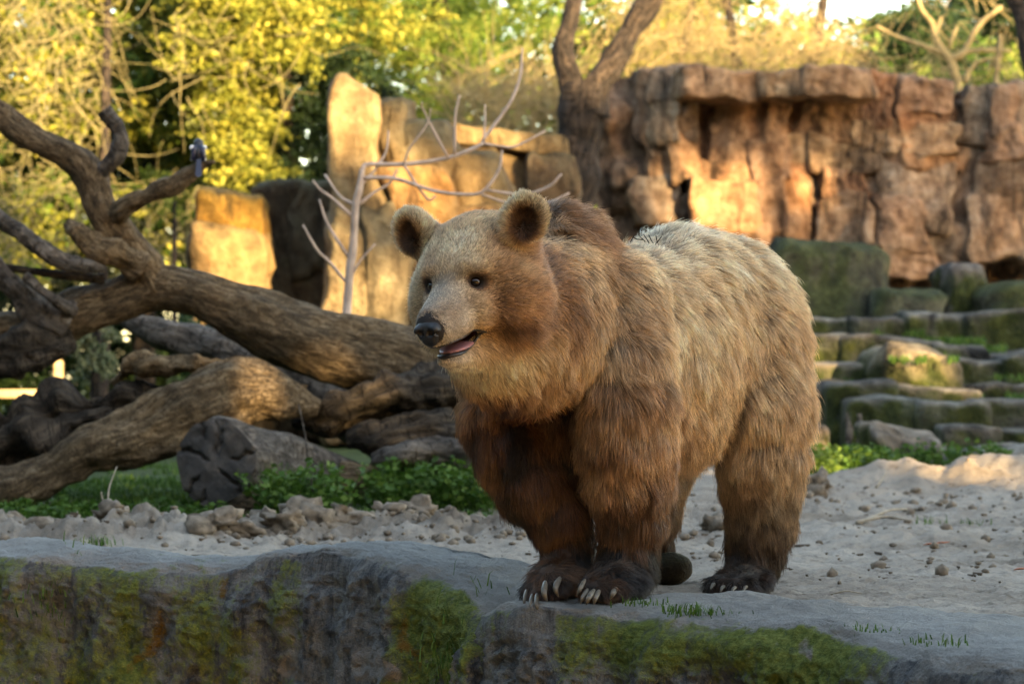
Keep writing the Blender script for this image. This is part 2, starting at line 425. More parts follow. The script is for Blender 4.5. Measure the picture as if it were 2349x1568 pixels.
f_limb = limb('limb', [(360, 665, 14.4, 50), (320, 600, 14.37, 46), (280, 545, 14.34, 40), (238, 490, 14.3, 37), (212, 428, 14.3, 37), (192, 385, 14.3, 38), (150, 353, 14.3, 35), (100, 332, 14.3, 32), (50, 303, 14.3, 31), (0, 262, 14.3, 28), (-80, 215, 14.3, 26)], bark_m, fallen, .04, .02, 40, .02, 2)
limb('branch_stub', [(228, 400, 14.28, 18), (252, 373, 14.25, 19), (276, 335, 14.22, 18), (268, 292, 14.2, 15), (237, 252, 14.18, 17)], grey_m, f_limb, .10, .05, 24, .015, 3)
limb('branch', [(262, 500, 14.28, 20), (285, 476, 14.2, 22), (329, 454, 14.15, 22), (395, 424, 14.1, 21), (448, 391, 14.05, 16), (470, 378, 14.03, 11), (492, 371, 14.0, 5)], warm_m, f_limb, .12, .08, 24, .015, 4)
limb('branch_stub', [(320, 620, 14.3, 30), (240, 575, 14.22, 28), (185, 545, 14.2, 25), (152, 508, 14.2, 12)], warm_m, f_limb, .2, .25, 24, .015, 5)
limb('branch', [(-40, 465, 14.1, 16), (0, 501, 14.1, 18), (66, 548, 14.1, 22), (120, 588, 14.1, 22), (180, 608, 14.12, 20), (236, 614, 14.2, 10)], grey_m, fallen, .07, .03, 24, .015, 6)
limb('branch', [(10, 613, 14.2, 8), (80, 622, 14.2, 9), (160, 632, 14.25, 11), (240, 640, 14.3, 12)], rot_m, fallen, .1, .05, 16, .015, 7)
f_limb2 = limb('limb', [(150, 745, 14.3, 42), (90, 715, 14.25, 38), (45, 672, 14.2, 34), (10, 630, 14.2, 30), (-50, 570, 14.2, 28)], grey_m, fallen, .14, .16, 32, .018, 8)
limb('branch_stub', [(56, 632, 14.1, 11), (90, 660, 14.1, 13), (130, 690, 14.12, 14), (170, 715, 14.2, 16)], grey_m, f_limb2, .1, .05, 18, .015, 9)
limb('limb_end', [(160, 775, 14.3, 30), (90, 800, 14.2, 50), (20, 810, 14.2, 52), (-60, 820, 14.2, 50)], rot_m, fallen, .15, .3, 32, .018, 10)
# grey trunk lying behind
o = limb('log', [(262, 718, 15.6, 10), (310, 742, 15.5, 22), (373, 768, 15.4, 32), (461, 790, 15.3, 42), (549, 815, 15.2, 50), (680, 880, 15.1, 62), (820, 960, 15.1, 70), (960, 1040, 15.1, 60)], grey_m, None, .06, .03, 36, .025, 11)
tag(o, 'smooth grey log showing under the arch of the fallen trunk', 'log')
# big pale log in front, ragged dark shell above it
o = limb('log', [(-160, 1165, 13.6, 50), (0, 1128, 13.6, 50), (101, 1088, 13.65, 52), (197, 1036, 13.7, 60), (307, 1000, 13.75, 72), (395, 965, 13.8, 84), (483, 925, 13.85, 88), (560, 905, 13.9, 78), (640, 912, 13.95, 52), (730, 935, 14.0, 20)], warm_m, None, .04, .16, 64, .012, 12)
tag(o, 'pale brown weathered log sloping down to the grass, touching the cut stump', 'log')
o = limb('rotten_log', [(-150, 1010, 14.1, 66), (0, 1000, 14.1, 66), (120, 965, 14.1, 62), (230, 940, 14.1, 58), (340, 915, 14.15, 52), (430, 905, 14.2, 45)], rot_m, None, .15, .62, 48, .014, 13)
tag(o, 'dark rotten log with torn ragged surface above the pale log', 'log')
o = limb('bark_slab', [(258, 880, 14.2, 14), (300, 850, 14.15, 24), (350, 838, 14.1, 26), (440, 840, 14.1, 26), (520, 848, 14.1, 28), (600, 860, 14.1, 26), (700, 890, 14.15, 16)], warm_m, None, .2, .6, 30, .012, 14, flat=.75)
tag(o, 'torn slab of rotten bark lying along the top of the log pile', 'bark slab')
# cut stump section
stump = empty('cut_log', W(560, 1160, 13.3), 'short sawn log with charred cracked end lying in the grass', 'log')
limb('trunk', [(497, 1062, 13.0, 97), (540, 1068, 13.2, 96), (600, 1076, 13.45, 92), (680, 1086, 13.75, 82), (770, 1098, 14.0, 58), (830, 1105, 14.15, 30)], grey_m, stump, .03, .05, 64, .012, 15)
end_m, nt, b_ = new_mat('charred_end_grain')
v_ = coords(nt)
n1 = noise(nt, v_, 9, 8, .7); n2 = noise(nt, v_, 60, 5, .7)
c_ = ramp(nt, n1, [(.30, (.016, .014, .013)), (.52, (.048, .041, .037)), (.70, (.12, .095, .075))])
L(nt, c_.outputs[0], b_.inputs['Base Color']); b_.inputs['Roughness'].default_value = .85
bump(nt, b_, math_(nt, 'ADD', n1, n2), .6, .015)
ax = np.array(W(540, 1068, 13.2) - W(497, 1062, 13.0)); ax /= np.linalg.norm(ax)
e1 = np.cross(ax, (0, 0, 1)); e1 /= np.linalg.norm(e1); e2 = np.cross(e1, ax)
c0 = np.array(W(497, 1062, 13.0)); V = []; nr_, na_ = 26, 96
for i in range(nr_):
    for j in range(na_):
        a_ = 2 * np.pi * j / na_; rr = M(98, 13) * (i / (nr_ - 1)) * (1 + .035 * np.sin(3 * a_ + 1) + .02 * np.sin(7 * a_)) * (.90 if 1.35 < a_ < 1.62 else 1)
        V.append(c0 + rr * (math.cos(a_) * e1 + math.sin(a_) * e2))
V = np.array(V); TH = np.tile(np.arange(na_) * 2 * np.pi / na_, nr_); RR = np.repeat(np.linspace(0, 1, nr_), na_)
crk = np.zeros(len(V))
for a_, wd, r0 in ((.25, .06, .30), (1.45, .14, .12), (1.95, .04, .5), (2.75, .07, .08), (3.9, .05, .4), (4.35, .05, .55), (5.5, .08, .15)):
    da = np.abs((TH - a_ - .06 * np.sin(RR * 7 + 5 * a_) - .04 * np.sin(RR * 19 + a_) + np.pi) % (2 * np.pi) - np.pi); crk = np.maximum(crk, np.exp(-(da * RR / (wd * .5)) ** 2) * smooth01(RR, r0, r0 + .25))
V = V - ax * (.026 + .003 * fbm(V, 5, 3, 2) - .006 * RR ** 8)[:, None] + ax * (crk * .05)[:, None]
o = mesh_obj('cut_end', V, grid_faces(na_, nr_, True), end_m, stump)
tag(o, 'charred black sawn face with radial cracks')
# broken root wood behind the bear's front legs
for i, (cp, mt, rg, lab) in enumerate([
    ([(680, 965, 14.2, 22), (760, 960, 14.1, 48), (860, 930, 14.05, 62), (960, 905, 14.1, 70), (1100, 905, 14.2, 70)], rot_m, .35, 'brown mossy slab of root wood wedged under the fallen trunk'),
    ([(800, 1010, 14.0, 22), (880, 1005, 13.95, 46), (970, 985, 13.95, 56), (1080, 985, 14.0, 60)], rot_m, .30, 'dark split root chunk below the mossy root slab'),
    ([(860, 1062, 13.8, 30), (920, 1052, 13.75, 42), (1000, 1045, 13.8, 48), (1100, 1060, 13.85, 48)], grey_m, .25, 'grey broken root block resting on the weeds'),
    ([(690, 1085, 13.9, 28), (760, 1088, 13.85, 40), (830, 1095, 13.8, 40), (880, 1085, 13.85, 22)], warm_m, .25, 'short brown wood chunk right behind the sawn log')]):
    o = limb('root_chunk', cp, mt, None, .12, rg, 36, .016, 20 + i, flat=.85)
    tag(o, lab, 'wood')
# mossy upright face of root plate that carries the trunk
o = limb('root_plate', [(1000, 1085, 14.45, 90), (1030, 1010, 14.5, 110), (1060, 940, 14.5, 110), (1100, 900, 14.5, 90)], rot_m, None, .12, .3, 40, .02, 31)
tag(o, 'dark root plate carrying the fallen trunk behind the bear', 'wood')
# ================================================================== rock walls, pillars and steps
def cliff_mat(name, stops, mossy=0.0, stain=.7, up=.25):
    m, nt, b_ = new_mat(name)
    v_ = coords(nt, kind='Generated'); g_ = N(nt, 'ShaderNodeNewGeometry').outputs['Position']
    mp = nt.nodes.new('ShaderNodeMapping'); mp.inputs['Scale'].default_value = (1, 1, .22); L(nt, g_, mp.inputs[0])
    n1 = noise(nt, g_, 1.1, 6, .6); n2 = noise(nt, g_, 7, 8, .68); n3 = noise(nt, mp.outputs[0], 2.6, 8, .68, .5)
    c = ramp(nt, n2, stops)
    oi = N(nt, 'ShaderNodeObjectInfo')
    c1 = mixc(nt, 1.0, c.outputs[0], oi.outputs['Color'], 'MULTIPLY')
    st = ramp(nt, n3, [(.36, (.16, .16, .17)), (.47, (.72, .71, .71)), (.56, (1, 1, 1))])
    c2 = mixc(nt, stain, c1, st.outputs[0], 'MULTIPLY')
    hue = ramp(nt, n1, [(.34, (1.0, .80, .62)), (.52, (1, .97, .94)), (.68, (.80, .88, .94))])
    c3 = mixc(nt, .8, c2, hue.outputs[0], 'MULTIPLY')
    if mossy:
        nz_ = N(nt, 'ShaderNodeSeparateXYZ'); L(nt, N(nt, 'ShaderNodeNewGeometry').outputs['Normal'], nz_.inputs[0])
        f = math_(nt, 'ADD', math_(nt, 'MULTIPLY', nz_.outputs[2], up), math_(nt, 'MULTIPLY', n3, 1.0))
        fr = ramp(nt, f, [(.60 - .25 * mossy, 0), (.78 - .2 * mossy, 1)])
        mc = ramp(nt, n2, [(.32, (.012, .018, .005)), (.5, (.034, .044, .011)), (.66, (.075, .082, .022)), (.8, (.15, .14, .05))])
        c3 = mixc(nt, math_(nt, 'MULTIPLY', fr.outputs[0], min(1, mossy)), c3, mc.outputs[0])
    L(nt, c3, b_.inputs['Base Color']); b_.inputs['Roughness'].default_value = .88; b_.inputs['Specular IOR Level'].default_value = .2
    n5 = noise(nt, g_, 30, 4, .7)
    bump(nt, b_, math_(nt, 'ADD', math_(nt, 'ADD', n2, math_(nt, 'MULTIPLY', n3, .6)), math_(nt, 'MULTIPLY', n5, .3)), .95, .08)
    return m
cliff_m = cliff_mat('cliff_rock', [(.28, (.09, .058, .042)), (.44, (.27, .175, .115)), (.58, (.41, .285, .195)), (.76, (.56, .45, .35))], 0, 1.0)
pillar_m = cliff_mat('pillar_rock', [(.28, (.12, .09, .058)), (.48, (.26, .20, .128)), (.62, (.34, .27, .18)), (.78, (.44, .36, .26))], .35, 1.0)
step_m = cliff_mat('step_rock', [(.28, (.065, .060, .052)), (.48, (.15, .138, .120)), (.62, (.25, .232, .208)), (.78, (.38, .36, .33))], 1.15, 1.0, -.34)
mossy_m = cliff_mat('mossy_rock', [(.28, (.08, .075, .06)), (.48, (.17, .155, .13)), (.62, (.25, .235, .20)), (.78, (.34, .32, .29))], .9, .95, .15)
def cube_grid(n):
    V = []; F = []
    t = np.linspace(-1, 1, n + 1)
    key = {}
    def vid(p):
        k = tuple(np.round(p, 5))
        if k not in key: key[k] = len(V); V.append(p)
        return key[k]
    for ax in range(3):
        for sg in (-1, 1):
            for i in range(n):
                for j in range(n):
                    q = []
                    for (a_, b_) in ((i, j), (i + 1, j), (i + 1, j + 1), (i, j + 1)):
                        p = [0, 0, 0]; p[ax] = sg; p[(ax + 1) % 3] = t[a_]; p[(ax + 2) % 3] = t[b_]
                        q.append(vid(tuple(p)))
                    F.append(q if sg > 0 else q[::-1])
    return np.array(V, np.float64), np.array(F)
CG, CF = cube_grid(9); CG2, CF2 = cube_grid(16)
def block(name, x0, y0, x1, y1, d, depth, mat, parent=None, seed=0, tint=(1, 1, 1), amp=.10, p=7, hi=False, lean=0., taper=0., rot=0., cont=False, slope=0.):
    """rough rock block whose front face spans the survey box at distance d and runs depth metres back"""
    C0, F0 = (CG2, CF2) if hi else (CG, CF)
    a = np.array(W(x0, y1, d)); b = np.array(W(x1, y0, d))
    half = np.array([(b[0] - a[0]) / 2, depth / 2, (b[2] - a[2]) / 2]); cen = np.array([(a[0] + b[0]) / 2, d - CAM_D + depth / 2, (a[2] + b[2]) / 2])
    nrm = (np.abs(C0) ** p).sum(1) ** (1 / p)
    Q = C0 / nrm[:, None]
    Q = Q * half
    if taper: Q[:, 0] *= 1 - taper * (Q[:, 2] / half[2] * .5 + .5)
    if lean: Q[:, 0] += lean * (Q[:, 2] / half[2])
    if slope: Q[:, 2] -= slope * half[0] * 2 * np.clip(Q[:, 0] / half[0] * .5 + .5, 0, 1) ** 2 * smooth01(Q[:, 2] / half[2], .0, .9)
    if rot:
        c_, s_ = math.cos(rot), math.sin(rot); Q[:, 0], Q[:, 1] = Q[:, 0] * c_ - Q[:, 1] * s_, Q[:, 0] * s_ + Q[:, 1] * c_
    if cont:      # neighbours share one warp and one relief, so cracks run on from block to block
        r_ = np.random.default_rng(seed + 900)
        Q[:, 1] += Q[:, 0] * r_.uniform(-.22, .22) + Q[:, 2] * r_.uniform(-.10, .16)
        P0 = Q + cen
        wx = .085 * fbm(P0 * np.array((1, .4, 1)), .55, 2, 1) + .030 * fbm(P0, 2.0, 2, 3); wz = .070 * fbm(P0 * np.array((1, .4, 1)), .5, 2, 4) + .025 * fbm(P0, 2.0, 2, 6)
        P0[:, 0] += wx * cont; P0[:, 2] += wz * cont
        rel = .10 * np.abs(fbm(P0 * np.array((1, 1, .45)), .55, 3, 2)) + .06 * np.round(fbm(P0 * np.array((1, .5, .5)), .8, 2, 5) * 1.6) / 1.6 + .02 * fbm(P0, 2.6, 3, 0)
        P0[:, 1] += rel * cont
        o = mesh_obj(name, P0, F0, mat, parent); o.color = (*tint, 1); return o
    sz = min(half[0], half[2])
    Pn = Q + cen + seed * 7.7
    dn = Q / (np.linalg.norm(Q, axis=1)[:, None] + 1e-9)
    am = amp * min(.6, max(.12, sz))
    f = fbm(Pn, .45 / max(.2, sz), 3, seed % 5)
    fac = np.round(fbm(Pn, .35 / max(.2, sz), 2, (seed + 3) % 5) * 2) / 2
    Q = Q + dn * (am * f * .7 + am * .8 * fac)[:, None]
    o = mesh_obj(name, Q + cen, F0, mat, parent)
    o.color = (*tint, 1)
    return o
# ---- great rock wall on the right
WD = 29.0
wall = empty('rock_wall', W(1900, 700, WD), 'tall orange and grey rock wall with overhanging slab behind the steps', 'rock wall')
# backing
bx = np.linspace(1370, 2900, 150); by = np.concatenate([np.linspace(150, 760, 90)])
topl = np.interp(bx, [1370, 1420, 1560, 2010, 2060, 2130, 2180, 2230, 2349, 2900], [182, 172, 165, 165, 180, 195, 215, 200, 190, 170])
V = []
for j in range(len(by)):
    for i in range(len(bx)):
        y_ = topl[i] + (1020 - topl[i]) * j / (len(by) - 1); V.append(np.array(W(bx[i], y_, WD + .55)))
V = np.array(V); V[:, 1] += .22 * np.abs(fbm(V * np.array((1, 1, .35)), .45, 3, 2)) - .05 * fbm(V, 1.5, 3, 4)
nb = len(bx); back = V[:nb].copy(); back[:, 1] += 2.2; back[:, 2] -= .1
V = np.vstack([back, V])
o = mesh_obj('wall_face', V, grid_faces(nb, len(by) + 1), cliff_m, wall); o.color = (.75, .72, .72, 1)
zc = lambda x, y: (1491 + x * .4024, y * .4024)
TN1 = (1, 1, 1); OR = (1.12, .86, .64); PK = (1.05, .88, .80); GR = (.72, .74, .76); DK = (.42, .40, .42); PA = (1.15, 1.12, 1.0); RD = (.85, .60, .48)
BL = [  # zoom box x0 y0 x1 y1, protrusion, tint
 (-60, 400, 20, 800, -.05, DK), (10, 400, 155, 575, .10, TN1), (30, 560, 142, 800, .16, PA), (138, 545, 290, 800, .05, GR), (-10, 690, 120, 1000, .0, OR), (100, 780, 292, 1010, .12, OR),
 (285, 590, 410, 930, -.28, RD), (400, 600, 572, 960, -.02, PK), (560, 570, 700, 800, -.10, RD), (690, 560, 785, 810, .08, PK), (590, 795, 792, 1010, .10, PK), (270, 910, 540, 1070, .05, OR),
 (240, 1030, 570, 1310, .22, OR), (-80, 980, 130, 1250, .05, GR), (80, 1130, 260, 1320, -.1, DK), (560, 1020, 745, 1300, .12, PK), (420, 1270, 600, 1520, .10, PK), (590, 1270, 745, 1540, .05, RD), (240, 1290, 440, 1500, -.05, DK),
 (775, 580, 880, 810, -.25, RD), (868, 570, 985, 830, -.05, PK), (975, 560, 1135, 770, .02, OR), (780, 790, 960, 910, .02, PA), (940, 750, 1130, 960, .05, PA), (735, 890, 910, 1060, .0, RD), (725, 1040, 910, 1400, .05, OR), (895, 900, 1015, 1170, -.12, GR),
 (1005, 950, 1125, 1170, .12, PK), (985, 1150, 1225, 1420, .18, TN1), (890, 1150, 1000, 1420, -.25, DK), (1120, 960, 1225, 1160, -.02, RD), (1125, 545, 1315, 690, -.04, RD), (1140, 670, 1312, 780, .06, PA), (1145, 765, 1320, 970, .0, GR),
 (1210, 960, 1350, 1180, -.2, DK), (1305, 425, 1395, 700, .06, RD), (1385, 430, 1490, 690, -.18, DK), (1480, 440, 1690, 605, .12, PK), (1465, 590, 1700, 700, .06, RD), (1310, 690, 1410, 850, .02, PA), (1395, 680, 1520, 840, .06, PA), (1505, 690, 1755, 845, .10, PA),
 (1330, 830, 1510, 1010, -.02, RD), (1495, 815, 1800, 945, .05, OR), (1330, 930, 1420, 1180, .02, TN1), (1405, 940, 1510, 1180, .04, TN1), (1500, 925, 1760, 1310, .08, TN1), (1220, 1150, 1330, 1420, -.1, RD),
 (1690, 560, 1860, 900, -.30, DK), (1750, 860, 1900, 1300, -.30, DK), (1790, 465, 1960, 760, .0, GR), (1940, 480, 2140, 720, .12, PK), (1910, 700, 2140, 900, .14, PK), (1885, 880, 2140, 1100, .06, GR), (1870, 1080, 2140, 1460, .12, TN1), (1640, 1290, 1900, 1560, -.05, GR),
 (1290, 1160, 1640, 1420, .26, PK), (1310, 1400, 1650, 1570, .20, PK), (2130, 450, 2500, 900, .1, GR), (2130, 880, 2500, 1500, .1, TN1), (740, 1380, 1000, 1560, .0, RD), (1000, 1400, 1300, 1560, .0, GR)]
for i, (x0, y0, x1, y1, pr_, tn) in enumerate(BL):
    a_, b_ = zc(x0, y0), zc(x1, y1)
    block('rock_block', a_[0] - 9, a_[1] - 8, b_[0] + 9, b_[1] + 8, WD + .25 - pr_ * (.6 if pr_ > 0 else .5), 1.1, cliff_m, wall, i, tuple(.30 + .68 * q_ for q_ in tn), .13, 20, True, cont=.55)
for i, (x0, y0, x1, y1, tn, pr_) in enumerate([(140, 388, 640, 575, (1.0, .92, .82), .30), (615, 405, 905, 560, PA, .34), (872, 375, 1308, 548, (1.05, 1.0, .92), .40)]):
    a_, b_ = zc(x0, y0), zc(x1, y1)
    block('overhang_slab', a_[0], a_[1], b_[0], b_[1], WD - pr_, 1.8, cliff_m, wall, 70 + i, tn, .16, 12, True, cont=.5)
# ---- pillars on the left
PD = 22.0
def pillar(label, boxes, base, mat=pillar_m):
    t = empty('rock_pillar', base, label, 'rock pillar')
    for i, (x0, y0, x1, y1, dd, dp, tn, kw) in enumerate(boxes):
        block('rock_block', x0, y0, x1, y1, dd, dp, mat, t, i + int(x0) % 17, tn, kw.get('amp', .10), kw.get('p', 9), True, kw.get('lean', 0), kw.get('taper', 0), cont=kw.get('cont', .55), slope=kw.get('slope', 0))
    return t
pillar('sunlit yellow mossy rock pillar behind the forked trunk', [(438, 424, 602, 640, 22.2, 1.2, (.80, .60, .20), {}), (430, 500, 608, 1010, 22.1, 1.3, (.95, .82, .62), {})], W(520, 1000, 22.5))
pillar('recessed rock block between two sunlit pillars, cast shade put into its dark colour', [(585, 405, 700, 620, 23.3, 1.0, (.34, .34, .36), {}), (680, 415, 775, 640, 23.2, 1.0, (.40, .40, .40), {}), (588, 580, 690, 1010, 23.2, 1.0, (.40, .38, .36), {}), (670, 600, 775, 1010, 23.15, 1.0, (.36, .33, .31), {})], W(680, 1000, 23.4))  # cast shadow of the next pillar put into these dark tints
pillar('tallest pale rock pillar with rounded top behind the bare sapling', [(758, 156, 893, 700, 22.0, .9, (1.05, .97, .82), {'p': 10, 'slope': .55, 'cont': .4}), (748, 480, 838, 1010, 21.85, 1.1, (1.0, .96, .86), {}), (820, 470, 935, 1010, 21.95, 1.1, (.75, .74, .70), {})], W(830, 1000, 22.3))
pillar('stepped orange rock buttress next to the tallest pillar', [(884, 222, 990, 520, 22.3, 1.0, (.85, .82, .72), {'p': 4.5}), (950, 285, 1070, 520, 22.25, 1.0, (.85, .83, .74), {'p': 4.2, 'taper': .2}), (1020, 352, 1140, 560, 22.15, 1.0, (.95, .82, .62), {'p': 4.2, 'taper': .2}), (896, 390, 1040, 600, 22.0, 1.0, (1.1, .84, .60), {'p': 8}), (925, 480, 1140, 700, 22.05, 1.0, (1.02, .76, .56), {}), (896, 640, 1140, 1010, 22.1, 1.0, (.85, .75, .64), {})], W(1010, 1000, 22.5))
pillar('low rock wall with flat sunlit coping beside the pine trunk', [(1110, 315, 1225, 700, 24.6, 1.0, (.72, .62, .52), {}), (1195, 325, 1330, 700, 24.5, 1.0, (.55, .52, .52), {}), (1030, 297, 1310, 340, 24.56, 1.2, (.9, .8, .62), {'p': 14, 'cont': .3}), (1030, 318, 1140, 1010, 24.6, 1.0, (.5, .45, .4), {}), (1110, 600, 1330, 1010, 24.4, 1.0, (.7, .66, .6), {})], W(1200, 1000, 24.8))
# ---- terrace of rough rock steps on the right
terr = empty('rock_steps', W(2100, 1040, 21), 'grey mossy rock terrace climbing in rough steps to the wall', 'rock steps')
ST = [(1835, 730, 1960, 800, 23.6, 1.6), (1945, 728, 2090, 800, 23.5, 1.6), (2070, 706, 2240, 800, 23.5, 1.8), (2225, 704, 2460, 800, 23.4, 1.8),
      (1855, 770, 1950, 850, 22.7, 1.5), (1935, 772, 2050, 850, 22.6, 1.5), (2035, 772, 2160, 840, 22.6, 1.5), (2140, 778, 2275, 840, 22.5, 1.5),
      (2200, 806, 2330, 885, 22.0, 1.4), (2310, 800, 2480, 885, 22.0, 1.4), (1850, 838, 2050, 940, 21.6, 1.6), (2215, 868, 2330, 950, 21.3, 1.4), (2315, 872, 2480, 950, 21.3, 1.4),
      (1905, 876, 2060, 1040, 20.6, 1.4), (2040, 886, 2240, 1000, 20.7, 1.4), (1955, 918, 2120, 1050, 20.0, 1.4), (2105, 922, 2260, 1050, 19.9, 1.4), (2245, 915, 2480, 1050, 19.9, 1.4), (2170, 985, 2290, 1075, 19.4, 1.0), (2275, 990, 2480, 1080, 19.4, 1.0), (1850, 880, 1930, 1060, 20.9, 1.2)]
for i, (x0, y0, x1, y1, dd, dp) in enumerate(ST):
    tn = [(1, 1, .96), (.85, .86, .86), (1.1, 1.08, 1.02), (.75, .77, .74)][i % 4]
    if i == 10: tn = (1.25, 1.2, 1.1)
    block('rock_step', x0 - 6, y0, x1 + 6, y1 + 30, dd, dp, step_m, terr, 90 + i, tn, .14, 16, True, cont=.28)
for (x0, y0, x1, y1, dd, dp, mt, tn, lab, p_) in [
    (1772, 556, 2040, 760, 24.6, 1.6, mossy_m, (.75, .75, .72), 'largest moss capped boulder at the foot of the rock wall', 6),
    (1985, 640, 2182, 760, 24.2, 1.3, mossy_m, (.95, .98, .9), 'lower mossy boulder leaning against the moss capped boulder', 5),
    (2170, 588, 2290, 760, 24.8, 1.4, step_m, (.8, .75, .75), 'plain grey boulder between two mossy boulders', 6),
    (2270, 628, 2480, 760, 24.2, 1.4, mossy_m, (.8, .85, .75), 'broad mossy boulder right of the plain grey boulder', 6),
    (2022, 802, 2215, 930, 21.0, 1.2, step_m, (1.2, 1.15, .95), 'sunlit boulder with yellow green moss on the steps', 5),
    (1842, 990, 1912, 1100, 16.4, .5, step_m, (1.35, 1.2, 1.05), 'small pale angular stone standing behind the bear', 5),
    (1990, 990, 2190, 1085, 17.4, 1.0, step_m, (1.15, 1.1, 1.05), 'low sloping rock at the edge of the bare ground with grass', 4),
    (2160, 1030, 2420, 1100, 17.2, 1.0, step_m, (1.1, 1.08, 1.05), 'long low rock continuing the edge of bare ground', 5)]:
    o = block('boulder', x0, y0, x1, y1 + 10, dd, dp, mt, None, int(x0) % 23, tn, .20, p_, True, cont=.5)
    tag(o, lab, 'rock')
# stone half hidden behind the front paws
o = block('stone', 1490, 1268, 1597, 1345, 8.75, .3, pillar_m, None, 5, (.30, .27, .24), .10, 2.6, True)
tag(o, 'rounded dark stone on the ground between the bear\'s legs', 'stone')
# ================================================================== the bear
# skin: smooth union of solids, meshed by surface nets into ONE continuous surface
class Solid:
    def __init__(self, lo, hi, h):
        self.lo = np.array(lo, np.float32); self.h = h
        self.n = np.ceil((np.array(hi) - np.array(lo)) / h).astype(int) + 1
        self.F = np.full(self.n, 0.5, np.float32)
        self.prims = []
    def add(self, kind, prm, k, sub=False):
        self.prims.append((kind, prm, k, sub))
    @staticmethod
    def dist(kind, prm, P):
        if kind == 'cone':
            a, b, ra, rb = prm
            ba = b - a; t = np.clip(((P - a) @ ba) / max(1e-9, ba @ ba), 0, 1)
            q = P - a - t[..., None] * ba
            return np.sqrt((q * q).sum(-1)) - (ra + (rb - ra) * t)
        c, A, r = prm                     # ellipsoid: centre, rows = axes, radii
        q = (P - c) @ A.T
        k0 = np.sqrt(((q / r) ** 2).sum(-1)); k1 = np.sqrt(((q / (r * r)) ** 2).sum(-1)) + 1e-9
        return k0 * (k0 - 1.0) / k1
    @staticmethod
    def merge(F, d, k, sub):
        if sub:
            hh = np.clip(0.5 - 0.5 * (F + d) / k, 0, 1)
            return F * (1 - hh) - d * hh + k * hh * (1 - hh)
        hh = np.clip(0.5 + 0.5 * (F - d) / k, 0, 1)
        return F * (1 - hh) + d * hh - k * hh * (1 - hh)
    def bbox(self, kind, prm):
        if kind == 'cone':
            a, b, ra, rb = prm; r = max(ra, rb)
            return np.minimum(a, b) - r, np.maximum(a, b) + r
        c, A, r = prm; e = np.sqrt(((A * r[:, None]) ** 2).sum(0)); return c - e, c + e
    def build(self):
        for kind, prm, k, sub in self.prims:
            lo, hi = self.bbox(kind, prm)
            i0 = np.clip(np.floor((lo - 0.09 - k - self.lo) / self.h).astype(int), 0, self.n - 1)
            i1 = np.clip(np.ceil((hi + 0.09 + k - self.lo) / self.h).astype(int) + 1, 1, self.n)
            ax = [self.lo[j] + self.h * np.arange(i0[j], i1[j], dtype=np.float32) for j in range(3)]
            P = np.stack(np.meshgrid(*ax, indexing='ij'), -1)
            sl = tuple(slice(i0[j], i1[j]) for j in range(3))
            self.F[sl] = self.merge(self.F[sl], self.dist(kind, prm, P).astype(np.float32), k, sub)
    def value(self, P):
        F = np.full(len(P), 0.5, np.float32)
        for kind, prm, k, sub in self.prims:
            F = self.merge(F, self.dist(kind, prm, P).astype(np.float32), k, sub)
        return F
    def grad(self, P, e=0.003):
        g = np.zeros_like(P)
        for j in range(3):
            q = P.copy(); q[:, j] += e; r = P.copy(); r[:, j] -= e
            g[:, j] = (self.value(q) - self.value(r)) / (2 * e)
        return g
    def nets(self):
        F = self.F; s = F < 0
        nx, ny, nz = F.shape
        acc = np.zeros((nx - 1, ny - 1, nz - 1, 3), np.float32); cnt = np.zeros((nx - 1, ny - 1, nz - 1), np.float32)
        for ax in range(3):
            for o1 in (0, 1):
                for o2 in (0, 1):
                    off = [0, 0, 0]; oth = [j for j in range(3) if j != ax]
                    off[oth[0]] = o1; off[oth[1]] = o2
                    a = tuple(slice(off[j], off[j] + F.shape[j] - 1) for j in range(3))
                    off2 = list(off); off2[ax] += 1
                    b = tuple(slice(off2[j], off2[j] + F.shape[j] - 1) for j in range(3))
                    fa, fb = F[a], F[b]; cr = s[a] != s[b]
                    t = np.where(cr, fa / np.where(cr, fa - fb, 1), 0)
                    for j in range(3):
                        acc[..., j] += np.where(cr, (t if j == ax else off[j]), 0)
                    cnt += cr
        act = cnt > 0
        idx = np.full(act.shape, -1, np.int64); idx[act] = np.arange(act.sum())
        ijk = np.argwhere(act)
        V = self.lo + self.h * (ijk + acc[act] / cnt[act][:, None])
        Q = []
        for ax in range(3):
            sa = [slice(None)] * 3; sb = [slice(None)] * 3
            sa[ax] = slice(0, -1); sb[ax] = slice(1, None)
            e = np.argwhere(s[tuple(sa)] != s[tuple(sb)])
            oth = [(ax + 1) % 3, (ax + 2) % 3]
            ok = (e[:, oth[0]] > 0) & (e[:, oth[1]] > 0) & (e[:, oth[0]] < F.shape[oth[0]] - 1) & (e[:, oth[1]] < F.shape[oth[1]] - 1)
            e = e[ok]
            flip = s[e[:, 0], e[:, 1], e[:, 2]]
            c = []
            for d1, d2 in ((0, 0), (-1, 0), (-1, -1), (0, -1)):
                q = e.copy(); q[:, oth[0]] += d1; q[:, oth[1]] += d2
                c.append(idx[q[:, 0], q[:, 1], q[:, 2]])
            c = np.stack(c, 1)
            c[~flip] = c[~flip][:, ::-1]
            Q.append(c)
        return V.astype(np.float32), np.concatenate(Q)

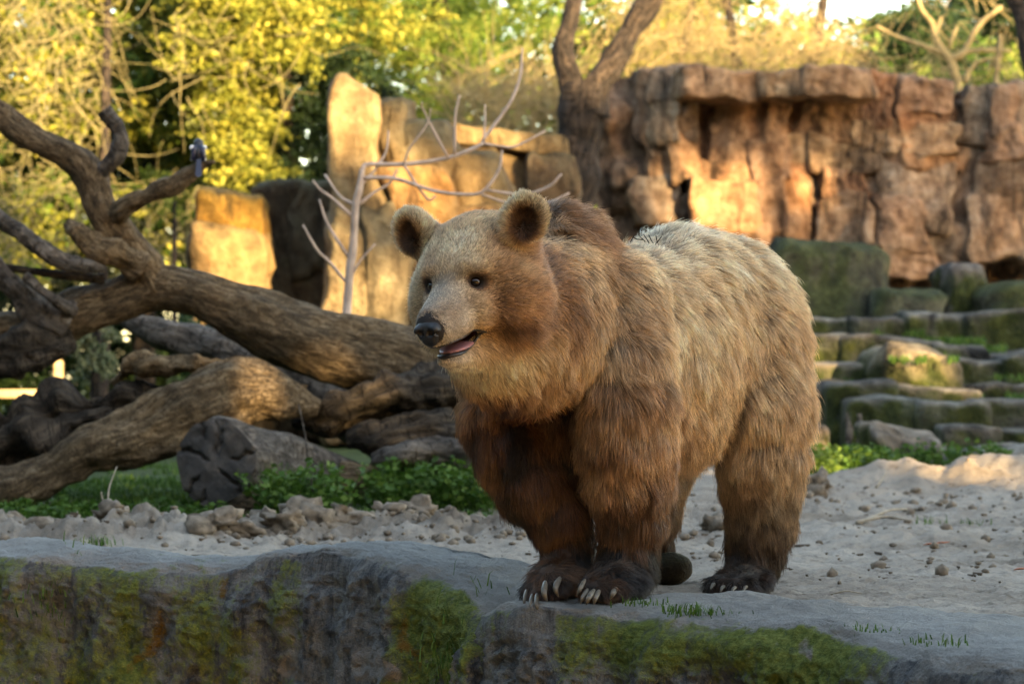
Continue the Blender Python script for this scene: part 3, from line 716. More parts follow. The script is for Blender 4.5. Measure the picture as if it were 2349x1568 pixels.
# body frame: forward, left, up; standing obliquely to the viewer
BF = np.array((-.575, -.818, 0), np.float32); BF /= np.linalg.norm(BF)
BL = np.array((-BF[1], BF[0], 0), np.float32); BU = np.array((0, 0, 1), np.float32)
BO = np.array((.635, .70, 0), np.float32)
BA = np.stack([BF, BL, BU])
def B(u, v, z): return (BO + u * BF + v * BL + z * BU).astype(np.float32)
def rotax(A, axis, deg):
    m = np.array(Matrix.Rotation(R(deg), 3, Vector(A[axis].tolist())), np.float32)
    return A @ m.T
# head frame
YAW, PIT, ROL = R(29), R(10), R(4)
HO = np.array(W(1099, 643, 7.60), np.float32)
HF = np.array((-math.sin(YAW) * math.cos(PIT), -math.cos(YAW) * math.cos(PIT), -math.sin(PIT)), np.float32)
HL = np.array((math.cos(YAW), -math.sin(YAW), 0), np.float32)
HT = np.cross(HF, HL)
HL, HT = HL * math.cos(ROL) + HT * math.sin(ROL), HT * math.cos(ROL) - HL * math.sin(ROL)
HA = np.stack([HF, HL, HT]).astype(np.float32)
def H(f, l, t): return (HO + f * HF + l * HL + t * HT).astype(np.float32)
def w(px, py, d): return np.array(W(px, py, d), np.float32)

S = Solid((-.36, -1.05, -.06), (1.08, 1.18, 1.27), 0.0095)
def ell(c, A, r, k, sub=False): S.add('ell', (np.asarray(c, np.float32), np.asarray(A, np.float32), f32(*r)), k, sub)
def cone(a, b, ra, rb, k, sub=False): S.add('cone', (np.asarray(a, np.float32), np.asarray(b, np.float32), ra, rb), k, sub)
def chain(pts, k, k0=None):
    """pts: (px, py, d, radius_px)"""
    for i in range(len(pts) - 1):
        p, q = pts[i], pts[i + 1]
        cone(w(*p[:3]), w(*q[:3]), M(p[3], p[2]), M(q[3], q[2]), k if (i or k0 is None) else k0)
# torso
ell(B(-.01, 0, .80), rotax(BA, 1, 6), (.31, .275, .315), .06)
ell(B(.19, 0, .895), BA, (.23, .205, .235), .06)
ell(B(.38, 0, .735), BA, (.42, .262, .325), .07)
ell(B(.72, 0, .785), BA, (.25, .235, .275), .06)
cone(B(.83, .0, .975), B(.74, 0, .95), .150, .115, .045)          # hump
cone(B(.87, .0, 1.045), B(.81, 0, 1.05), .115, .108, .03)
# neck
ell(B(1.0, .02, .83), rotax(BA, 1, 18), (.30, .205, .245), .08)
ell(B(1.17, .035, .83), rotax(BA, 1, 14), (.20, .175, .205), .07)
ell(B(.80, 0, .56), BA, (.12, .13, .20), .05)              # breast between the legs
# front leg nearest the flank side (bear's left)
chain([(1405, 700, 8.02, 116), (1422, 830, 7.93, 112), (1432, 920, 7.90, 110), (1438, 1010, 7.90, 104), (1443, 1100, 7.91, 90), (1449, 1180, 7.93, 72), (1443, 1240, 7.94, 62), (1436, 1290, 7.93, 58), (1420, 1330, 7.89, 50)], .022, .045)
chain([(1225, 720, 8.14, 112), (1162, 860, 8.10, 92), (1156, 950, 8.06, 88), (1178, 1030, 8.03, 84), (1220, 1105, 8.02, 78), (1278, 1180, 8.03, 64), (1298, 1235, 8.04, 53), (1298, 1285, 8.02, 50), (1282, 1325, 7.97, 46)], .022, .045)
# front paws
def paw(cx, cy, d, hw, toes, heel, k=.018):
    for (px, py, dd, r) in toes:
        cone(w(px, py, dd), w(heel[0] * .55 + px * .45, heel[1] * .55 + py * .45 - 4, heel[2] * .55 + dd * .45), M(r, dd), M(r * 1.15, dd), k)
    cone(w(*heel[:3]), w(cx, cy, d), M(heel[3], heel[2]), M(hw, d), .025)
paw(1400, 1338, 7.80, 42, [(1345, 1344, 7.755, 19), (1368, 1354, 7.725, 20), (1394, 1357, 7.715, 20), (1420, 1356, 7.735, 20), (1452, 1347, 7.78, 24)], (1435, 1334, 7.90, 46))
paw(1262, 1335, 7.88, 38, [(1216, 1356, 7.86, 17), (1232, 1366, 7.83, 18), (1252, 1362, 7.81, 19), (1277, 1346, 7.82, 20), (1303, 1333, 7.87, 22)], (1294, 1318, 7.97, 42))
# hind leg (bear's left)
chain([(1710, 800, 8.62, 135), (1735, 930, 8.56, 118), (1745, 1030, 8.56, 98), (1748, 1110, 8.60, 84), (1745, 1190, 8.63, 74), (1738, 1250, 8.64, 62), (1726, 1300, 8.62, 50), (1715, 1325, 8.58, 40)], .022, .045)
paw(1690, 1330, 8.50, 30, [(1638, 1336, 8.44, 17), (1660, 1341, 8.40, 18), (1686, 1343, 8.38, 19), (1714, 1342, 8.40, 19), (1742, 1336, 8.45, 19)], (1738, 1328, 8.62, 32))
# far hind leg
chain([(1530, 900, 8.92, 112), (1505, 1050, 8.88, 84), (1497, 1160, 8.90, 62), (1488, 1240, 8.94, 50), (1478, 1290, 8.92, 44), (1460, 1314, 8.86, 34)], .022, .045)
# belly
ell(B(.40, 0, .56), BA, (.36, .20, .17), .07)
# head
ell(H(-.03, 0, .035), HA, (.170, .160, .150), .03)
ell(H(.058, 0, .042), HA, (.110, .136, .078), .03)            # forehead
for sd in (1, -1):
    ell(H(-.005, sd * .108, -.055), rotax(HA, 2, sd * 12), (.120, .092, .128), .035)   # cheek
    ell(H(.085, sd * .058, -.060), HA, (.090, .055, .075), .03)
    ell(H(.118, sd * .052, .050), HA, (.042, .044, .022), .018)     # brow ridge
    ell(H(.160, sd * .073, .010), HA, (.032, .019, .018), .014, True)   # eye socket
cone(H(.10, 0, -.008), H(.268, 0, -.076), .068, .048, .03)      # bridge of the muzzle
ell(H(.205, 0, -.090), rotax(HA, 1, 8), (.102, .069, .053), .025)           # muzzle sides
ell(H(.268, 0, -.098), HA, (.040, .047, .042), .02)
cone(H(.03, 0, -.148), H(.185, 0, -.184), .068, .037, .03)     # lower jaw
ell(H(.205, 0, -.185), HA, (.044, .038, .022), .015)
ell(H(-.05, 0, -.165), HA, (.15, .115, .10), .05)               # throat
MOUTH = (H(.218, .0, -.148), rotax(HA, 1, 11), f32(.118, .060, .0145))
ell(*MOUTH, .012, True)   # open mouth
# ears
EARS = []
for sd in (1, -1):
    c = H(.020, .188 if sd > 0 else -.176, .162 if sd > 0 else .158)
    cone(H(-.01, sd * .125, .105), H(.012, sd * .155, .14), .052, .044, .03)
    A = rotax(HA, 2, 20 if sd > 0 else -6)
    A = rotax(A, 0, sd * -16)
    ell(c, A, (.029, .054, .060), .02)
    ell(c + A[0] * .034 + A[2] * .002, A, (.026, .037, .043), .016, True)
    EARS.append((c, A))
S.build()
BV, BQ = S.nets()
for _ in range(2):
    g = S.grad(BV); BV = BV - (S.value(BV) / np.maximum(0.3, (g * g).sum(1)))[:, None] * g * .9
bear = empty('brown_bear', (.3, .2, 0), 'tan and brown bear standing at the edge of the rock ledge', 'bear')
def to_head(P): return (P - HO) @ HA.T
def to_body(P): return (P - BO) @ BA.T
LEGS_AX = {}
def seg_dist(P, pts):
    best = np.full(len(P), 9., np.float32)
    for i in range(len(pts) - 1):
        a, b = w(*pts[i][:3]), w(*pts[i + 1][:3]); ba = b - a
        t = np.clip(((P - a) @ ba) / (ba @ ba), 0, 1); best = np.minimum(best, np.linalg.norm(P - a - t[:, None] * ba, axis=1))
    return best
def regions(P):
    h = to_head(P); q = to_body(P)
    r = {}
    hd = np.linalg.norm((h - f32(.06, 0, -.03)) / f32(1.15, .95, 1), axis=1)
    r['head'] = 1 - smooth01(hd, .225, .30)
    r['muz'] = smooth01(h[:, 0], .12, .22) * (r['head'] > .05)
    r['ear'] = np.zeros(len(P), np.float32); r['earin'] = np.zeros(len(P), np.float32)
    for c, A in EARS:
        e = (P - c) @ A.T
        dd = np.linalg.norm(e / f32(.05, .062, .07), axis=1)
        we = 1 - smooth01(dd, .95, 1.25); r['ear'] = np.maximum(r['ear'], we)
        inn = (1 - smooth01(np.linalg.norm((e[:, 1:] - f32(0, -.014)) / f32(.044, .056), axis=1), .45, 1.05)) * smooth01(e[:, 0], -.02, .005)
        r['earin'] = np.maximum(r['earin'], inn * we)
    r['hump'] = (1 - smooth01(np.linalg.norm((q - f32(.84, 0, 1.10)) / f32(.22, .20, .15), axis=1), .5, 1.1))
    r['low'] = 1 - smooth01(q[:, 2], .12, .62)
    r['hind'] = 1 - smooth01(q[:, 0], .25, .5)
    r['h'] = h; r['q'] = q
    return r
CR = f32(.80, .66, .46); TN = f32(.58, .41, .230); MB = f32(.35, .195, .088); DB = f32(.12, .052, .019); BK = f32(.018, .012, .009)
def fur_colour(P, n):
    r = regions(P); h, q = r['h'], r['q']
    nz = fbm(P, 2.2, 3, 1) * .5; nz2 = fbm(P, 7, 2, 3) * .5
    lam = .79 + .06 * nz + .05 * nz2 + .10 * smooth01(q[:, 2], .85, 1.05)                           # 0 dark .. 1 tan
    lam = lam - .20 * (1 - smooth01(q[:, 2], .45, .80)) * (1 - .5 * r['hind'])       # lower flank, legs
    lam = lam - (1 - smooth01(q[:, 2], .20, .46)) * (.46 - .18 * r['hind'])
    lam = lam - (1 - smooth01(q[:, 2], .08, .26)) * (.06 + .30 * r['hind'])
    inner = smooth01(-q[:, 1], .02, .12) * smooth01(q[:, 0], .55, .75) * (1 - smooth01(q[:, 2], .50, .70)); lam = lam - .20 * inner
    mott = smooth01(q[:, 0], .5, .7) * (1 - smooth01(q[:, 2], .62, .82)) * np.clip(fbm(P * np.array((1, 1, 1.6), np.float32), 3.5, 3, 4), -1, 1); lam = lam + .10 * mott
    front = smooth01(q[:, 0], .70, .95) * (1 - r['head'])
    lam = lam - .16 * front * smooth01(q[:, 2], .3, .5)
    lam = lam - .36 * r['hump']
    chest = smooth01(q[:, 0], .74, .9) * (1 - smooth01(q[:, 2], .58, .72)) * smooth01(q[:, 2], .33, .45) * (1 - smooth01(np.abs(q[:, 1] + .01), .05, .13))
    lam = lam - .34 * chest  # deep shade between the front legs put into the fur colour
    # neck ruff behind the cheek
    ruff = np.exp(-((h[:, 0] + .135) / .05) ** 2) * smooth01(h[:, 1], -.02, .10) * smooth01(h[:, 2], -.30, -.15) 
    lam = lam - .22 * ruff
    # head
    he = r['head']
    face = .76 + .08 * nz2 + .08 * nz
    side = smooth01(h[:, 1], .05, .14) * smooth01(h[:, 2], -.22, -.10) * (1 - smooth01(h[:, 0], .10, .19))
    face = face - .24 * side - .06 * np.exp(-((h[:, 2] + .135) / .045) ** 2) * smooth01(h[:, 1], .05, .10) * (1 - smooth01(h[:, 0], .1, .16))
    top = smooth01(h[:, 2], .09, .17)
    face = face - .18 * top * (1 - smooth01(h[:, 0], .0, .10))
    thr = smooth01(-h[:, 2], .17, .22) * smooth01(h[:, 0], -.04, .03)
    face = face * (1 - thr) + .92 * thr
    lam = lam * (1 - he) + face * he
    for sd in (1, -1):                                     # dark skin round the eyes
        de = np.linalg.norm((h - f32(.138, sd * .067, .010)) / f32(1, 1.25, 1), axis=1)
        lam = lam - .75 * (1 - smooth01(de, .017, .038))
    lam = lam * (1 - r['ear']) + (.90 + .05 * nz2) * r['ear']
    lam = lam - .74 * r['earin']
    lam = np.clip(lam, 0, 1)
    C = np.zeros((len(P), 3), np.float32)
    st = [(0, BK), (.12, DB * .6), (.28, DB), (.52, MB), (.78, TN), (1.0, CR)]
    for j in range(3): C[:, j] = np.interp(lam, [s_[0] for s_ in st], [s_[1][j] for s_ in st])
    red = np.clip(.5 + .5 * fbm(P, 1.6, 2, 5), 0, 1) * .35 + .55 * chest + .5 * side * he + .3 * ruff + .40 * (1 - smooth01(q[:, 2], .35, .75)) * (1 - .6 * r['hind'])
    C = C * (1 - red[:, None] * f32(-.06, .12, .30))
    grey = (.15 + .48 * r['muz'] + .10 * smooth01(n[:, 2], .2, .9) * (1 - he))[:, None]
    C = C * (1 - grey) + grey * C.mean(1, keepdims=True) * f32(1.08, 1.0, .86)
    return np.clip(C, .004, .9), r
# skin mesh with its own colour
skin_m, nt, b_ = new_mat('bear_skin')
at = N(nt, 'ShaderNodeAttribute', attribute_name='skin_col')
L(nt, at.outputs['Color'], b_.inputs['Base Color']); b_.inputs['Roughness'].default_value = .8
body = mesh_obj('body', BV, BQ, skin_m, bear)
gn = S.grad(BV); gn /= np.linalg.norm(gn, axis=1)[:, None] + 1e-9
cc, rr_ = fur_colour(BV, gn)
hh_ = rr_['h']
mr_ = np.linalg.norm(((BV - MOUTH[0]) @ MOUTH[1].T) / MOUTH[2], axis=1); ml = mr_ < 1.03; ml2 = mr_ < 1.35
cc = cc * .45
cc[ml2] = (.020, .014, .014); cc[ml] = (.10, .03, .03)
mn_ = np.linalg.norm((hh_ - f32(.305, 0, -.088)) / f32(.046, .052, .048), axis=1) < 1; cc[mn_] = (.02, .016, .016)
ca = body.data.color_attributes.new('skin_col', 'FLOAT_COLOR', 'POINT')
ca.data.foreach_set('color', np.concatenate([cc, np.ones((len(cc), 1), np.float32)], 1).astype(np.float32).ravel())

# ---- fur strands
def make_fur(NS=620000):
    me = body.data; me.calc_loop_triangles()
    T = np.zeros(len(me.loop_triangles) * 3, np.int32); me.loop_triangles.foreach_get('vertices', T); T = T.reshape(-1, 3)
    a, b, c = BV[T[:, 0]], BV[T[:, 1]], BV[T[:, 2]]
    cr = np.cross(b - a, c - a); area = np.linalg.norm(cr, axis=1) / 2
    ce = (a + b + c) / 3; nt_ = cr / (2 * area[:, None] + 1e-12)
    rg = regions(ce)
    dens = 1 + 2.2 * rg['head'] + 1.5 * rg['muz'] + 1.0 * rg['ear']
    view = np.array((0, -CAM_D, CAM_H), np.float32) - ce; view /= np.linalg.norm(view, axis=1)[:, None]
    dens = dens * (.30 + .70 * smooth01((nt_ * view).sum(1), -.55, -.15))
    p = area * dens; p /= p.sum()
    ti = rng.choice(len(T), NS, p=p)
    u = rng.random(NS).astype(np.float32); v = rng.random(NS).astype(np.float32); fl = u + v > 1; u[fl] = 1 - u[fl]; v[fl] = 1 - v[fl]
    P = (a[ti] + u[:, None] * (b[ti] - a[ti]) + v[:, None] * (c[ti] - a[ti])).astype(np.float32)
    vn = gn; nrm = vn[T[ti, 0]] * (1 - u - v)[:, None] + vn[T[ti, 1]] * u[:, None] + vn[T[ti, 2]] * v[:, None]
    nrm /= np.linalg.norm(nrm, axis=1)[:, None] + 1e-9
    C, r = fur_colour(P, nrm); h, q = r['h'], r['q']
    keep = np.ones(NS, bool)
    for sd in (1, -1): keep &= np.linalg.norm(P - H(.135, sd * .067, .009), axis=1) > .0215
    keep &= np.linalg.norm((h - f32(.305, 0, -.090)) / f32(.036, .041, .038), axis=1) > 1
    keep &= np.linalg.norm(((P - MOUTH[0]) @ MOUTH[1].T) / (MOUTH[2] * 1.06), axis=1) > 1
    keep &= P[:, 2] > .012
    P, nrm, C, h, q = P[keep], nrm[keep], C[keep], h[keep], q[keep]; r = {k: v_[keep] for k, v_ in r.items()}
    n = len(P)
    # lengths
    Ln = .072 + .012 * r['hind'] * smooth01(q[:, 2], .4, .6) - .006 * r['hump']
    Ln = Ln - .006 * r['low']
    Ln = Ln * (1 - .35 * (1 - smooth01(q[:, 2], .05, .14)))
    belly = np.exp(-((q[:, 0] - .4) / .25) ** 2) * (1 - smooth01(q[:, 2], .40, .58)); Ln = Ln + .02 * belly
    hl = .024 + .020 * smooth01(np.abs(h[:, 1]), .08, .17) * (1 - smooth01(h[:, 0], .03, .13)) + .024 * smooth01(-h[:, 2], .10, .20) * (1 - smooth01(h[:, 0], .12, .2))
    hl = hl - .011 * r['muz'] - .005 * smooth01(h[:, 0], .05, .12) * smooth01(h[:, 2], -.05, .0)
    Ln = Ln * (1 - r['head']) + hl * r['head']
    Ln = Ln * (1 - r['ear']) + (.026 - .004 * r['earin']) * r['ear']
    mo_ = np.linalg.norm(((P - MOUTH[0]) @ MOUTH[1].T) / (MOUTH[2] * f32(1.1, 1.25, 1.0)), axis=1)
    Ln = Ln * (.30 + .70 * smooth01(mo_, 1.1, 2.6))
    for sd in (1, -1): Ln = Ln * (.40 + .60 * smooth01(np.linalg.norm(P - H(.135, sd * .067, .009), axis=1), .022, .050))
    Ln = Ln * np.where(rng.random(n) < .08, 1.3, rng.uniform(.6, 1.1, n)).astype(np.float32)
    # flow of the coat
    up = f32(0, 0, 1)
    side = 1 - np.abs(nrm[:, 2])
    g = -BF * (.9 - .55 * smooth01(side, .5, 1))[:, None] - up * (.25 + .95 * side)[:, None]
    legw = 1 - smooth01(q[:, 2], .35, .60)
    g = g * (1 - legw[:, None]) + legw[:, None] * (-up * 1.0 - BF * .22)
    frontw = smooth01(q[:, 0], .85, 1.05)[:, None]
    g = g * (1 - frontw * .8) + frontw * .8 * (-up * 1.0 - BF * .35)
    away = P - H(.30, 0, -.06); away /= np.linalg.norm(away, axis=1)[:, None] + 1e-9
    away = away - .25 * up * smooth01(-h[:, 2], .0, .1)[:, None]
    g = g * (1 - r['head'][:, None]) + away * r['head'][:, None]
    for c_, A in EARS:
        e = P - c_ + A[2] * .03; e /= np.linalg.norm(e, axis=1)[:, None]
        m = ((np.linalg.norm(P - c_, axis=1) < .10) * r['ear'])[:, None]; g = g * (1 - m) + e * m
    wob = np.stack([fbm(P, 3.2, 2, 0), fbm(P, 3.2, 2, 2), fbm(P, 3.2, 2, 4)], 1) * .20 + np.stack([fbm(P, 11, 2, 1), fbm(P, 11, 2, 3), fbm(P, 11, 2, 5)], 1) * .13
    wob *= (1 - .5 * r['head'][:, None])
    g = g + wob
    g = g - (g * nrm).sum(1)[:, None] * nrm; g /= np.linalg.norm(g, axis=1)[:, None] + 1e-9
    lift = .44 + .20 * np.clip(fbm(P, 9, 2, 6), -1, 1) * (1 - .6 * r['head']) - .12 * r['head'] - .18 * r['muz'] + .55 * r['ear'] + .45 * r['hump'] - .15 * r['low']
    lift = np.clip(lift + rng.normal(0, .10, n), .12, 1.3).astype(np.float32)
    jit = rng.normal(0, .13, (n, 3)).astype(np.float32)
    K = 5
    X = np.zeros((n, K, 3), np.float32); X[:, 0] = P - nrm * (.004 - .0025 * r['head'])[:, None]
    for i in range(1, K):
        t = i / (K - 1)
        lf = lift * (1.25 - .85 * t)
        d = g * np.cos(lf)[:, None] + nrm * np.sin(lf)[:, None] + jit * (.4 + t) - up * (.30 * t * (Ln / .06) * (1 - r['ear']))[:, None]
        d /= np.linalg.norm(d, axis=1)[:, None]
        X[:, i] = X[:, i - 1] + d * (Ln / (K - 1))[:, None]
    # locks: strands lean together towards their tips, at two scales
    from mathutils.kdtree import KDTree
    shade = np.ones(n, np.float32)
    for per, amt in ((90, .16), (12, .36)):
        M_ = n // per; ci = rng.choice(n, M_, replace=False)
        kd = KDTree(M_)
        for j, k_ in enumerate(ci): kd.insert(P[k_].tolist(), j)
        kd.balance()
        near = np.fromiter((kd.find(p_)[1] for p_ in P.tolist()), np.int64, n)
        cs = X[ci][near]
        off = np.linalg.norm(P - P[ci][near], axis=1); okk = (off < .03) & ((nrm * nrm[ci][near]).sum(1) > .5)
        am = amt * okk * (1 - .45 * r['head'] - .3 * r['ear'])
        Lr = np.minimum(1.0, Ln / np.maximum(.004, Ln[ci][near]))
        for i in range(1, K):
            t = (i / (K - 1)) ** 1.4
            X[:, i] += (cs[:, i] - X[:, i]) * (am * t)[:, None] * .9
        shade *= (1 + (.10 if per > 50 else .13) * rng.normal(0, 1, M_).astype(np.float32))[near]
    shade = np.clip(shade * (1 + .16 * rng.normal(0, 1, n)), .5, 1.6).astype(np.float32)
    cur = bpy.data.hair_curves.new('fur')
    cur.add_curves([K] * n)
    cur.attributes['position'].data.foreach_set('vector', X.reshape(-1, 3).ravel())
    rad = np.zeros((n, K), np.float32)
    rb = (.00052 + .00012 * (1 - r['head'])) * rng.uniform(.75, 1.2, n).astype(np.float32)
    prof = np.array([.85, 1, .9, .6, .10], np.float32)
    rad[:] = rb[:, None] * prof
    ra = cur.attributes.get('radius') or cur.attributes.new('radius', 'FLOAT', 'POINT')
    ra.data.foreach_set('value', rad.ravel())
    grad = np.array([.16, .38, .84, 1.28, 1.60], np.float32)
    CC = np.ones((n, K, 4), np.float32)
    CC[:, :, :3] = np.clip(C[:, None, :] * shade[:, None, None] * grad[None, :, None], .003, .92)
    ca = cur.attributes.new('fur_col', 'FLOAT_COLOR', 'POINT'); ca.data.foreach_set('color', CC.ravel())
    m, nt, b_ = new_mat('fur')
    at = N(nt, 'ShaderNodeAttribute', attribute_name='fur_col')
    L(nt, at.outputs['Color'], b_.inputs['Base Color'])
    b_.inputs['Roughness'].default_value = .45; b_.inputs['Specular IOR Level'].default_value = .5
    cur.materials.append(m)
    o = bpy.data.objects.new('fur', cur); COL.objects.link(o); o.parent = bear
    o.matrix_parent_inverse = Matrix.Translation(bear.location).inverted()
    tag(o, kind='stuff')
    return o
fur = make_fur()

# ---- eyes, nose, mouth, claws
eye_m, nt, b_ = new_mat('eye_wet'); b_.inputs['Roughness'].default_value = .04
tc = coords(nt); 
b_.inputs['Base Color'].default_value = (.014, .006, .003, 1)
def uv_ball(c, A, r, name, mat, parent, nu=20, nv=12):
    th = np.linspace(0, math.pi, nv + 1); ph = np.linspace(0, 2 * math.pi, nu, endpoint=False)
    V = [c + A[2] * r[2]]; F = []
    for t in th[1:-1]:
        for p in ph: V.append(c + A[0] * r[0] * math.sin(t) * math.cos(p) + A[1] * r[1] * math.sin(t) * math.sin(p) + A[2] * r[2] * math.cos(t))
    V.append(c - A[2] * r[2]); n = len(V) - 1
    for i in range(nu):
        F.append((0, 1 + i, 1 + (i + 1) % nu)); F.append((n, n - nu + (i + 1) % nu, n - nu + i))
        for j in range(nv - 2): F.append((1 + j * nu + i, 1 + (j + 1) * nu + i, 1 + (j + 1) * nu + (i + 1) % nu, 1 + j * nu + (i + 1) % nu))
    return mesh_obj(name, V, F, mat, parent)
for sd in (1, -1):
    uv_ball(H(.137, sd * .067, .009), HA, (.0160, .0160, .0150), 'eye', eye_m, bear)
# nose pad
nose_m, nt, b_ = new_mat('nose_leather'); b_.inputs['Base Color'].default_value = (.014, .013, .014, 1); b_.inputs['Roughness'].default_value = .48
vv = coords(nt); bump(nt, b_, noise(nt, vv, 420, 2), .5, .001)
S2 = Solid(H(.30, 0, -.09) - .09, H(.30, 0, -.09) + .09, .003)
s_main, S = S, S2
ell(H(.292, 0, -.082), rotax(HA, 1, 24), (.033, .036, .025), .01)
ell(H(.302, 0, -.108), HA, (.022, .027, .030), .01)
for sd in (1, -1):
    ell(H(.308, sd * .022, -.092), rotax(HA, 2, sd * 25), (.022, .017, .019), .008)
    ell(H(.328, sd * .0165, -.099), rotax(HA, 2, sd * 25), (.018, .0100, .0105), .003, True)
    ell(H(.316, sd * .034, -.103), HA, (.018, .010, .006), .004, True)
S2.build(); nv_, nq_ = S2.nets(); S = s_main
mesh_obj('nose', nv_, nq_, nose_m, bear)
# lips and tongue
lip_m, nt, b_ = new_mat('lip_skin'); b_.inputs['Base Color'].default_value = (.020, .015, .016, 1); b_.inputs['Roughness'].default_value = .3
ton_m, nt, b_ = new_mat('tongue_skin'); b_.inputs['Base Color'].default_value = (.42, .19, .20, 1); b_.inputs['Roughness'].default_value = .3
low = [(.115, .062, -.128), (.15, .054, -.152), (.19, .046, -.166), (.225, .034, -.170), (.248, .012, -.170), (.248, -.012, -.170), (.225, -.034, -.170), (.19, -.046, -.166), (.15, -.054, -.152), (.115, -.062, -.128)]
def on_skin(P_, out=.0):
    P_ = np.asarray(P_, np.float32)
    for _ in range(6):
        g = S.grad(P_); P_ = P_ - ((S.value(P_) - out) / np.maximum(.3, (g * g).sum(1)))[:, None] * g * .8
    return P_
lp = spline([H(*p_) for p_ in low], 48)
tube('lower_lip', on_skin(lp), .0062 - .0025 * np.abs(np.linspace(-1, 1, 48)), lip_m, bear)
upl = [(.108, .064, -.118), (.14, .058, -.128), (.19, .056, -.136), (.235, .048, -.143), (.268, .036, -.146), (.285, .0, -.144), (.268, -.036, -.146), (.235, -.048, -.143), (.19, -.056, -.136), (.14, -.058, -.128), (.108, -.064, -.118)]
tube('upper_lip', on_skin(spline([H(*p_) for p_ in upl], 48)), .0042, lip_m, bear)
S3 = Solid(H(.17, 0, -.15) - .10, H(.17, 0, -.15) + .10, .0035); S = S3
ell(H(.170, .0, -.158), rotax(HA, 1, 9), (.062, .047, .009), .01)
S3.build(); nv_, nq_ = S3.nets(); S = s_main
mesh_obj('tongue', nv_, nq_, ton_m, bear)
# claws
claw_m = plain('claw_horn', (.13, .112, .088), .40, .4, 60)
def claw(p0, p1, p2, r0):
    """p = (px,py,d): base, bend, tip"""
    c_ = spline([w(*p0), w(*p1), w(*p2)], 10)
    tube('claw', c_, r0 * np.array([.6, .85, .97, 1, .95, .86, .74, .58, .38, .1]), claw_m, bear, 8)
z2 = lambda zx, zy: ((2000 + zx * .5109) * .57348, (2100 + zy * .5109) * .57348)
for (b0, b1, b2, dd, r0) in [
    ((205, 520), (190, 585), (193, 640), 7.80, .0065), ((250, 555), (240, 620), (248, 680), 7.765, .0075), ((288, 550), (285, 620), (305, 678), 7.75, .0085),
    ((355, 455), (345, 530), (372, 594), 7.755, .0115), ((470, 425), (435, 490), (458, 560), 7.80, .0125),
    ((665, 440), (630, 490), (600, 558), 7.70, .0085), ((685, 515), (650, 560), (628, 615), 7.665, .0085), ((735, 520), (695, 565), (675, 622), 7.65, .0105),
    ((775, 525), (745, 570), (733, 620), 7.665, .0105), ((915, 495), (885, 530), (860, 578), 7.71, .0115)]:
    claw((*z2(b0[0], b0[1] - 14), dd + .016), (*z2(*b1), dd - .038), (*z2(*b2), dd - .032), r0 * .78)
for (px, py, dd) in [(1640, 1346, 8.40), (1662, 1352, 8.36), (1688, 1354, 8.34), (1714, 1352, 8.37)]:
    claw((px, py - 8, dd), (px - 6, py - 4, dd - .03), (px - 10, py + 6, dd - .045), .006)
# ================================================================== trees
def leaf_mat(name, stops, trans=.35):
    m, nt, b_ = new_mat(name)
    c = ramp(nt, A_(nt, 'lc'), stops)
    L(nt, c.outputs[0], b_.inputs['Base Color']); b_.inputs['Roughness'].default_value = .6; b_.inputs['Specular IOR Level'].default_value = .25
    tr = N(nt, 'ShaderNodeBsdfTranslucent'); L(nt, c.outputs[0], tr.inputs['Color'])
    mx = N(nt, 'ShaderNodeMixShader'); mx.inputs[0].default_value = trans
    L(nt, b_.outputs[0], mx.inputs[1]); L(nt, tr.outputs[0], mx.inputs[2])
    L(nt, mx.outputs[0], nt.nodes['Material Output'].inputs['Surface'])
    return m
yel_m = leaf_mat('golden_green_leaves', [(.0, (.020, .030, .006)), (.4, (.095, .110, .016)), (.7, (.22, .225, .035)), (1, (.40, .36, .07))], .28)
grn_m = leaf_mat('pine_green_needles', [(.0, (.014, .032, .008)), (.4, (.055, .110, .016)), (.7, (.11, .175, .024)), (1, (.24, .25, .05))], .28)
drk_m = leaf_mat('dark_evergreen_leaves', [(.0, (.010, .022, .012)), (.5, (.025, .052, .018)), (1, (.06, .085, .022))])
ivy_m = leaf_mat('ivy_leaves', [(.0, (.05, .065, .03)), (.5, (.11, .13, .06)), (1, (.22, .22, .12))])
bri_m = leaf_mat('bright_bush_leaves', [(.0, (.05, .07, .010)), (.5, (.10, .13, .015)), (1, (.18, .20, .03))])
gra_m = leaf_mat('grass_blades', [(.0, (.022, .055, .008)), (.5, (.055, .125, .016)), (1, (.13, .20, .035))], .3)
twig_m = plain('golden_twigs', (.27, .205, .10), .8, .35, 9)
curl_m = plain('willow_twigs', (.22, .185, .085), .8, .35, 9)
gbr_m = bark_mat('pine_bark', [(.28, (.010, .008, .008)), (.46, (.034, .027, .024)), (.58, (.070, .052, .042)), (.75, (.15, .105, .075))], 26, 30, 1.0)
sap_m = plain('sapling_bark', (.42, .325, .27), .7, .3, 12)
def leaves(name, C, size, ratio, mat, parent, tone, direction=None, spread=.8, seed=0):
    """one quad leaf (folded kite) per centre C; direction (n,3) = leaf axis"""
    r = np.random.default_rng(seed); n = len(C)
    ax = r.normal(size=(n, 3))
    if direction is not None: ax = direction + spread * ax / np.linalg.norm(ax, axis=1)[:, None]
    ax /= np.linalg.norm(ax, axis=1)[:, None] + 1e-9
    o_ = np.cross(ax, r.normal(size=(n, 3))); o_ /= np.linalg.norm(o_, axis=1)[:, None] + 1e-9
    s = (size * r.uniform(.6, 1.3, n))[:, None]
    V = np.stack([C - ax * s * .5, C + o_ * s * ratio * .5, C + ax * s * .5, C - o_ * s * ratio * .5], 1).reshape(-1, 3)
    F = np.arange(4 * n).reshape(-1, 4)
    ob = mesh_obj(name, V, F, mat, parent, False)
    attr(ob, 'lc', np.repeat(np.clip(tone, 0, 1), 4))
    return ob
